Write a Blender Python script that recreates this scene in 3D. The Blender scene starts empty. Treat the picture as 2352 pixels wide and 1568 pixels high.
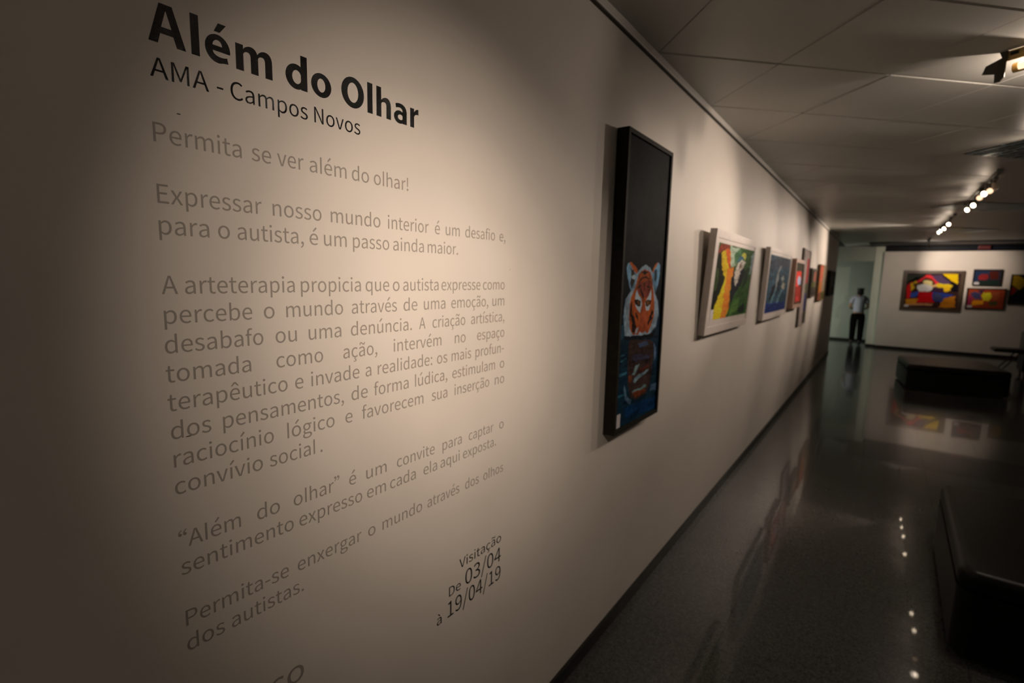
import bpy, bmesh, math, random
import numpy as np
from mathutils import Vector, Matrix
random.seed(7)
S = bpy.context.scene
C = S.collection
PI = math.pi

# ------------------------------------------------------------ camera
CAM = Vector((1.0, 0.0, 1.81))
FPX, YAW, PITCH, ROLL = 1148.97, math.radians(36.2595), math.radians(7.47949), math.radians(1.30364)
def cam_vec(d):
    x, y, z = d
    c, s = math.cos(ROLL), math.sin(ROLL); x, y = c*x - s*y, s*x + c*y
    c, s = math.cos(PITCH), math.sin(PITCH); y, z = c*y - s*z, s*y + c*z
    c, s = math.cos(YAW), math.sin(YAW)
    return Vector((c*x - s*z, s*x + c*z, y))
cd = bpy.data.cameras.new('camera'); cam = bpy.data.objects.new('camera', cd); C.objects.link(cam)
rt, up, fw = cam_vec((1, 0, 0)), cam_vec((0, 1, 0)), cam_vec((0, 0, 1))
M = Matrix((rt, up, -fw)).transposed().to_4x4(); M.translation = CAM
cam.matrix_world = M
cd.sensor_width = 36; cd.lens = FPX/2352*36; cd.clip_start = 0.02; cd.clip_end = 100
cd.dof.use_dof = True; cd.dof.focus_distance = 1.02; cd.dof.aperture_fstop = 3.0
S.camera = cam

# ------------------------------------------------------------ world, exposure
w = bpy.data.worlds.new('world'); S.world = w; w.use_nodes = True
w.node_tree.nodes['Background'].inputs[0].default_value = (0.30, 0.36, 0.33, 1)
w.node_tree.nodes['Background'].inputs[1].default_value = 0.02
S.view_settings.view_transform = 'Standard'
try: S.view_settings.look = 'None'
except Exception: pass
S.view_settings.gamma = 1; S.view_settings.use_curve_mapping = False
S.view_settings.exposure = 0.0
WARM = (1.0, 0.80, 0.655)

# ------------------------------------------------------------ helpers
def srgb(r, g, b):
    f = lambda v: (v/255/12.92) if v/255 <= .04045 else ((v/255+.055)/1.055)**2.4
    return (f(r), f(g), f(b), 1)
def mat(name, col, rough=.5, metal=0, spec=.5, noise=0, nscale=8, bump=0, bscale=60, emit=None, estr=0, attr=None, coat=0, detail=4):
    m = bpy.data.materials.new(name); m.use_nodes = True
    nt = m.node_tree; b = nt.nodes['Principled BSDF']
    b.inputs['Base Color'].default_value = col
    b.inputs['Roughness'].default_value = rough; b.inputs['Metallic'].default_value = metal
    b.inputs['Specular IOR Level'].default_value = spec
    b.inputs['Coat Weight'].default_value = coat
    tc = nt.nodes.new('ShaderNodeTexCoord')
    if attr:
        a = nt.nodes.new('ShaderNodeAttribute'); a.attribute_name = attr; nt.links.new(a.outputs['Color'], b.inputs['Base Color'])
    elif noise:
        n = nt.nodes.new('ShaderNodeTexNoise'); n.inputs['Scale'].default_value = nscale; n.inputs['Detail'].default_value = detail
        r = nt.nodes.new('ShaderNodeValToRGB')
        c0 = tuple(v*(1-noise) for v in col[:3])+(1,); c1 = tuple(min(1, v*(1+noise)) for v in col[:3])+(1,)
        r.color_ramp.elements[0].color = c0; r.color_ramp.elements[1].color = c1
        r.color_ramp.elements[0].position = .3; r.color_ramp.elements[1].position = .7
        nt.links.new(tc.outputs['Object'], n.inputs['Vector']); nt.links.new(n.outputs['Fac'], r.inputs[0]); nt.links.new(r.outputs[0], b.inputs['Base Color'])
    if bump:
        n2 = nt.nodes.new('ShaderNodeTexNoise'); n2.inputs['Scale'].default_value = bscale; n2.inputs['Detail'].default_value = 3
        bp = nt.nodes.new('ShaderNodeBump'); bp.inputs['Strength'].default_value = bump; bp.inputs['Distance'].default_value = .002
        nt.links.new(tc.outputs['Object'], n2.inputs['Vector']); nt.links.new(n2.outputs['Fac'], bp.inputs['Height']); nt.links.new(bp.outputs[0], b.inputs['Normal'])
    if emit:
        b.inputs['Emission Color'].default_value = emit; b.inputs['Emission Strength'].default_value = estr
    return m
def granite():
    m = bpy.data.materials.new('polished_granite'); m.use_nodes = True; nt = m.node_tree; b = nt.nodes['Principled BSDF']
    g = nt.nodes.new('ShaderNodeNewGeometry')
    v = nt.nodes.new('ShaderNodeTexVoronoi'); v.inputs['Scale'].default_value = 170
    n = nt.nodes.new('ShaderNodeTexNoise'); n.inputs['Scale'].default_value = 45; n.inputs['Detail'].default_value = 6
    r = nt.nodes.new('ShaderNodeValToRGB'); e = r.color_ramp.elements
    e[0].color = (.010, .011, .010, 1); e[0].position = .15; e[1].color = (.085, .09, .085, 1); e[1].position = .8
    mx = nt.nodes.new('ShaderNodeMix'); mx.data_type = 'FLOAT'; mx.inputs[0].default_value = .5
    nt.links.new(g.outputs['Position'], v.inputs['Vector']); nt.links.new(g.outputs['Position'], n.inputs['Vector'])
    nt.links.new(v.outputs['Color'], mx.inputs[2]); nt.links.new(n.outputs['Fac'], mx.inputs[3])
    nt.links.new(mx.outputs[0], r.inputs[0]); nt.links.new(r.outputs[0], b.inputs['Base Color'])
    b.inputs['Roughness'].default_value = .19; b.inputs['Specular IOR Level'].default_value = .20
    b.inputs['Coat Weight'].default_value = .34; b.inputs['Coat Roughness'].default_value = .03
    return m
MAT = dict(
    wall=mat('cream_wall_paint', (.66, .62, .56, 1), .55, spec=.3, noise=.03, nscale=3, bump=.06, bscale=240),
    ceil=mat('white_ceiling_panel', (.53, .53, .495, 1), .42, spec=.35, noise=.03, nscale=2, bump=.03, bscale=90),
    joint=mat('dark_joint', (.03, .03, .028, 1), .8),
    cornice=mat('painted_cornice', (.60, .58, .54, 1), .5),
    cornice_shade=mat('cornice_underside_shade', (.07, .068, .06, 1), .7),
    granite=granite(),
    greyframe=mat('grey_wood_frame', (.26, .23, .20, 1), .6, noise=.1),
    skirt=mat('dark_granite_skirting', (.014, .014, .012, 1), .5, spec=.2, noise=.4, nscale=90),
    bvinyl=mat('black_vinyl', (.004, .004, .004, 1), .07, bump=.8, bscale=420, spec=.5),
    gvinyl=mat('grey_vinyl', (.305, .277, .243, 1), .5, bump=.15, bscale=700),
    art=mat('painted_canvas', (1, 1, 1, 1), .6, attr='paint', bump=.25, bscale=260, spec=.02),
    greenpale=mat('pale_grey_green_paint', (.60, .63, .54, 1), .6, spec=.2, noise=.04, nscale=3),
    greenwall=mat('grey_green_wall_paint', (.34, .36, .31, 1), .6, spec=.2, noise=.04, nscale=3),
    blackframe=mat('black_wood_frame', (.018, .017, .013, 1), .65, spec=.08, noise=.2, nscale=30),
    whiteframe=mat('white_wood_frame', (.62, .56, .52, 1), .45, noise=.05, nscale=20),
    brownframe=mat('dark_brown_wood_frame', (.055, .032, .014, 1), .4, noise=.4, nscale=26),
    goldframe=mat('gold_brown_wood_frame', (.17, .085, .022, 1), .4, noise=.4, nscale=22),
    pinkwood=mat('pale_pink_wood', (.42, .25, .18, 1), .5, noise=.1),
    paper=mat('white_card', (.55, .53, .55, 1), .7),
    leather=mat('black_leather', (.005, .0055, .005, 1), .38, bump=.5, bscale=130, spec=.22),
    plastic=mat('black_plastic', (.012, .012, .012, 1), .45),
    chrome=mat('mirror_louvre_metal', (.78, .92, 1.0, 1), .35, metal=1),
    spot=mat('white_lamp_housing', (.80, .66, .50, 1), .35, noise=.05),
    gold=mat('yellow_enamel_metal', (.55, .38, .13, 1), .4, noise=.08, nscale=15),
    darkmetal=mat('dark_bronze_metal', (.05, .042, .028, 1), .45, noise=.15, nscale=20),
    glow=mat('lit_lamp_face', (1, .9, .75, 1), .4, emit=(1, .80, .58, 1), estr=16),
    dimglow=mat('half_lit_lamp_face', (1, .8, .6, 1), .4, emit=(1, .68, .42, 1), estr=1.6),
    tube=mat('fluorescent_tube_off', (.7, .74, .74, 1), .3),
    glass_and_shade=mat('dark_glass_and_ceiling_shade', (.006, .008, .013, 1), .5, spec=.12),
    red=mat('dark_red_plastic', (.09, .012, .012, 1), .4),
    skin=mat('skin', (.30, .17, .11, 1), .5, noise=.05),
    shirt=mat('pale_grey_blue_cotton', (.36, .36, .44, 1), .8, noise=.06, nscale=10, bump=.4, bscale=30),
    trousers=mat('black_trousers', (.003, .003, .003, 1), .9, spec=.05),
    hair=mat('black_hair', (.006, .005, .005, 1), .5, bump=.8, bscale=90),
)
class MB:
    def __init__(s): s.bm = bmesh.new()
    def poly(s, pts):
        return s.bm.faces.new([s.bm.verts.new(p) for p in pts])
    def box(s, x0, x1, y0, y1, z0, z1):
        v = [s.bm.verts.new(p) for p in ((x0,y0,z0),(x1,y0,z0),(x1,y1,z0),(x0,y1,z0),(x0,y0,z1),(x1,y0,z1),(x1,y1,z1),(x0,y1,z1))]
        for f in ((0,3,2,1),(4,5,6,7),(0,1,5,4),(1,2,6,5),(2,3,7,6),(3,0,4,7)): s.bm.faces.new([v[i] for i in f])
        return s
    def prism(s, lo, hi):
        a = [s.bm.verts.new(p) for p in lo]; b = [s.bm.verts.new(p) for p in hi]; n = len(lo)
        s.bm.faces.new(a[::-1]); s.bm.faces.new(b)
        for i in range(n): s.bm.faces.new((a[i], a[(i+1) % n], b[(i+1) % n], b[i]))
        return s
    def tube(s, p, q, r, r2=None, n=20, caps=True):
        p, q = Vector(p), Vector(q); r2 = r if r2 is None else r2
        ax = (q-p).normalized(); u = ax.orthogonal().normalized(); v = ax.cross(u)
        a = [s.bm.verts.new(p+r*(math.cos(2*PI*i/n)*u+math.sin(2*PI*i/n)*v)) for i in range(n)]
        b = [s.bm.verts.new(q+r2*(math.cos(2*PI*i/n)*u+math.sin(2*PI*i/n)*v)) for i in range(n)]
        for i in range(n): s.bm.faces.new((a[i], a[(i+1) % n], b[(i+1) % n], b[i]))
        if caps: s.bm.faces.new(a[::-1]); s.bm.faces.new(b)
        return s
    def bevel(s, w, seg=3):
        bmesh.ops.bevel(s.bm, geom=list(s.bm.edges), offset=w, segments=seg, affect='EDGES', profile=.5, clamp_overlap=True); return s
    def move(s, m): s.bm.transform(m); return s
    def build(s, name, m, parent=None, smooth=False, loc=None):
        bmesh.ops.recalc_face_normals(s.bm, faces=list(s.bm.faces))
        me = bpy.data.meshes.new(name); s.bm.to_mesh(me); s.bm.free()
        me.materials.append(m)
        if smooth:
            for p in me.polygons: p.use_smooth = True
            me.set_sharp_from_angle(angle=math.radians(35))
        o = bpy.data.objects.new(name, me); C.objects.link(o)
        if parent: o.parent = parent
        if loc: o.location = loc
        return o
def thing(name, label, cat, loc=(0, 0, 0), rz=0, group=None):
    o = bpy.data.objects.new(name, None); C.objects.link(o); o.empty_display_size = .1
    o.location = loc; o.rotation_euler = (0, 0, rz); o['label'] = label; o['category'] = cat
    if group: o['group'] = group
    return o
def tag(o, label, cat, group=None):
    o['label'] = label; o['category'] = cat
    if group: o['group'] = group
    return o
def struct(o): o['kind'] = 'structure'; return o
def copy_tree(o, parent=None):
    c = o.copy(); C.objects.link(c)
    if parent: c.parent = parent
    for ch in list(o.children): copy_tree(ch, c)
    return c

# ------------------------------------------------------------ lights of the gallery (the track heads)
def spot_light(name, loc, aim, watts, deg, blend=.35, size=.03, col=WARM, parent=None):
    l = bpy.data.lights.new(name, 'SPOT'); l.energy = watts; l.color = col; l.spot_size = math.radians(deg); l.spot_blend = blend; l.shadow_soft_size = size
    o = bpy.data.objects.new(name, l); C.objects.link(o); o.location = loc
    o.rotation_euler = (Vector(aim)-Vector(loc)).to_track_quat('-Z', 'Y').to_euler()
    return o
def area_light(name, loc, aim, watts, sx, sy, col):
    l = bpy.data.lights.new(name, 'AREA'); l.energy = watts; l.color = col; l.shape = 'RECTANGLE'; l.size = sx; l.size_y = sy
    o = bpy.data.objects.new(name, l); C.objects.link(o); o.location = loc
    o.rotation_euler = (Vector(aim)-Vector(loc)).to_track_quat('-Z', 'Y').to_euler()
    return o
CZ = 2.893           # ceiling height
# cool daylight-like light of the side corridor behind the end of the long wall
area_light('corridor_light', (-1.6, 17.2, 1.0), (-.1, 19.2, .5), 24, .6, .6, (.93, 1.0, .86))
# added soft fill behind the camera, makes up for missing ambient light
area_light('ambient_fill', (4.8, -2.2, 2.2), (0.3, 4.5, 1.5), 2.5, 1.8, 1.2, (1.0, .94, .84))

# ------------------------------------------------------------ structure
struct(MB().box(-.2, 0, -3.2, 15.3, 0, CZ+.05).build('wall_left', MAT['wall']))
struct(MB().box(7.0, 7.2, -3.2, 20.0, 0, CZ+.05).build('wall_right', MAT['wall']))
struct(MB().box(-.2, 7.0, -3.2, -3.0, 0, CZ+.05).build('wall_front', MAT['wall']))
struct(MB().box(-4.0, 7.0, 19.2, 19.4, 0, CZ+.05).build('wall_back', MAT['greenwall']))
struct(MB().box(-4.2, -4.0, 14.0, 19.4, 0, CZ+.05).build('wall_corridor', MAT['wall']))
struct(MB().box(-4.0, -.2, 13.8, 14.0, 0, CZ+.05).build('wall_corridor_end', MAT['wall']))
# partition carrying the pictures, with the plain pillar at its left edge
struct(MB().box(.95, 7.0, 17.75, 17.95, 0, 2.72).build('wall_partition', MAT['wall']))
struct(MB().box(.735, .95, 17.87, 18.1, 0, 2.893).build('wall_pillar', MAT['greenpale']))
struct(MB().box(-4.0, .735, 17.9, 18.05, 2.46, 2.893).build('wall_lintel', MAT['greenwall']))
# dark glazed transom strip above the partition
struct(MB().box(.95, 7.0, 17.955, 18.0, 2.55, CZ).build('window_1', MAT['glass_and_shade']))
tag_red = tag(MB().box(2.90, 3.14, 17.86, 17.953, 2.765, 2.865).bevel(.01, 2).build('signal_box', MAT['red']), 'small dark red box fixed on the dark transom above the far pictures', 'box')

struct(MB().box(.60, 7.0, 16.3, 17.95, 2.868, CZ).build('trim_ceiling_shade', MAT['glass_and_shade']))  # dark sheet painting in the shade of the unlit ceiling before the partition
# floor: granite slabs laid 0.5 m square
fl = struct(MB().box(-4.2, 7.2, -3.2, 20.0, -.12, -.012).build('floor', MAT['joint']))
G = .0007; n = 0
me_tile = None
cells = [(i, j) for j in range(-7, 42) for i in range(-9, 15)]
def in_view(i, j): return 0 <= i < 9 and 1 <= j
near = sorted([c for c in cells if in_view(*c)], key=lambda c: (c[0]*.5-1)**2+(c[1]*.5)**2)[:290]
nearset = set(near)
mt = MB().box(-.25+G, .25-G, -.25+G, .25-G, -.0119, 0)
o0 = mt.build('tile', MAT['granite'], fl)
first = True
for (i, j) in near:
    o = o0 if first else bpy.data.objects.new('tile', o0.data)
    if not first: C.objects.link(o); o.parent = fl
    o.location = (i*.5+.25, j*.5+.45-.25, 0); first = False
rest = MB()
for (i, j) in cells:
    if (i, j) in nearset: continue
    x, y = i*.5+.25, j*.5+.2
    x0, x1, y0, y1 = max(-4.2, x-.25+G), min(7.2, x+.25-G), max(-3.2, y-.25+G), min(20, y+.25-G)
    if x1-x0 > .02 and y1-y0 > .02: rest.box(x0, x1, y0, y1, -.0119, 0)
ro = rest.build('tile_field', MAT['granite'], fl); ro['kind'] = 'stuff'

# ceiling: panels laid on the diagonal
ce = struct(MB().box(-.2, 7.2, -3.2, 20.0, CZ+.02, CZ+.12).build('ceiling', MAT['joint']))
struct(MB().box(-4.2, -.2, 13.8, 20.0, CZ+.02, CZ+.12).build('ceiling_corridor', MAT['ceil']))
def clip(poly, x0, x1, y0, y1):
    for ax, lim, sg in ((0, x0, 1), (0, x1, -1), (1, y0, 1), (1, y1, -1)):
        outp = []
        for k in range(len(poly)):
            a, b = poly[k], poly[(k+1) % len(poly)]
            da, db = sg*(a[ax]-lim), sg*(b[ax]-lim)
            if da >= 0: outp.append(a)
            if da*db < 0:
                t = da/(da-db); outp.append((a[0]+t*(b[0]-a[0]), a[1]+t*(b[1]-a[1])))
        poly = outp
        if not poly: return []
    return poly
SQ = .905; R2 = math.sqrt(2); hs = SQ/R2/2
def tile_pts(cx, cy, h):   # a square rotated 45 degrees, half side h
    d = h*R2
    return [(cx+d, cy), (cx, cy+d), (cx-d, cy), (cx, cy-d)]
JG, BV, BH, BW = .0020, .0012, .006, .009
def low_pts(cx, cy):      # lower face: the edge towards (1,-1) has a wide sloped bevel
    p = tile_pts(cx, cy, hs-JG-BV); k = BW/R2
    return [(p[0][0]-k, p[0][1]+k), p[1], p[2], (p[3][0]-k, p[3][1]+k)]
proto = MB().prism([(x, y, 0) for x, y in low_pts(0, 0)], [(x, y, BH) for x, y in tile_pts(0, 0, hs-JG)])
for f in list(proto.bm.faces):
    if len(f.verts) == 4 and all(v.co.z > BH*.9 for v in f.verts): pass
full_mesh = None
tiles = []
FIX = [(2.064, 5.871+3.62*k) for k in range(3)]
for a in range(-14, 40):
    for b in range(-8, 44):
        dmx = 2.45+(a+.5)*SQ; smy = 3.405+(b+.5)*SQ     # y-x and x+y of the centre
        cx, cy = (smy-dmx)/2, (smy+dmx)/2
        if any(math.hypot(cx-fx, cy-fy) < .34 for fx, fy in FIX): continue
        if -1 < cx < 8 and -4 < cy < 17.5: tiles.append((cx, cy))
def vis(cx, cy): return cy > .9 and cy < 13 and cx < min(7, 1.9+.42*cy+1)
far_mb = MB(); cnt = 0
tiles.sort(key=lambda t: (t[0]-1)**2+t[1]**2)
for cx, cy in tiles:
    full = cx-hs*R2 > 0.0 and cx+hs*R2 < 7 and cy-hs*R2 > -3 and cy+hs*R2 < 20
    dz = random.uniform(-.0012, .0012)
    if vis(cx, cy) and cnt < 290:
        cnt += 1
        if full:
            if full_mesh is None:
                o = proto.build('tile', MAT['ceil'], ce, loc=(cx, cy, CZ+dz)); full_mesh = o.data
            else:
                o = bpy.data.objects.new('tile', full_mesh); C.objects.link(o); o.parent = ce; o.location = (cx, cy, CZ+dz)
            o.rotation_euler = (random.uniform(-1, 1)*.0022, random.uniform(-1, 1)*.0022, 0)
        else:
            lo = clip(low_pts(cx, cy), .002, 7, -3, 20); hi = clip(tile_pts(cx, cy, hs-JG), .002, 7, -3, 20)
            if len(lo) >= 3 and len(hi) >= 3:
                if len(lo) != len(hi): lo = hi
                MB().prism([(x, y, CZ) for x, y in lo], [(x, y, CZ+BH) for x, y in hi]).build('tile', MAT['ceil'], ce)
    else:
        lo = clip(low_pts(cx, cy), .002, 7, -3, 20); hi = clip(tile_pts(cx, cy, hs-JG), .002, 7, -3, 20)
        if len(lo) >= 3 and len(hi) >= 3:
            if len(lo) != len(hi): lo = hi
            far_mb.prism([(x, y, CZ) for x, y in lo], [(x, y, CZ+BH) for x, y in hi])
fo = far_mb.build('tile_field', MAT['ceil'], ce); fo['kind'] = 'stuff'
# cornice along the long wall
co = MB()
prof = [(0, 2.858), (.018, 2.858), (.020, 2.861), (.020, CZ), (0, CZ)]
co.prism([(x, -3.0, z) for x, z in prof], [(x, 15.3, z) for x, z in prof])
struct(co.build('trim_1', MAT['cornice']))
struct(MB().box(.0005, .017, -3.0, 15.3, 2.853, 2.8575).build('trim_cornice_shade', MAT['cornice_shade']))  # thin dark strip, the shade under the cornice put in as colour
# skirtings
struct(MB().box(0, .014, -3.0, 15.3, 0, .068).build('baseboard_left', MAT['skirt']))
struct(MB().box(.95, 7.0, 17.736, 17.75, 0, .07).build('baseboard_partition', MAT['skirt']))
struct(MB().box(.735, .95, 17.856, 17.87, 0, .07).build('baseboard_pillar', MAT['skirt']))
struct(MB().box(-4, .735, 19.186, 19.2, 0, .07).build('baseboard_back', MAT['skirt']))
struct(MB().box(6.986, 7.0, -3, 17.7, 0, .07).build('baseboard_right', MAT['skirt']))

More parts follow.
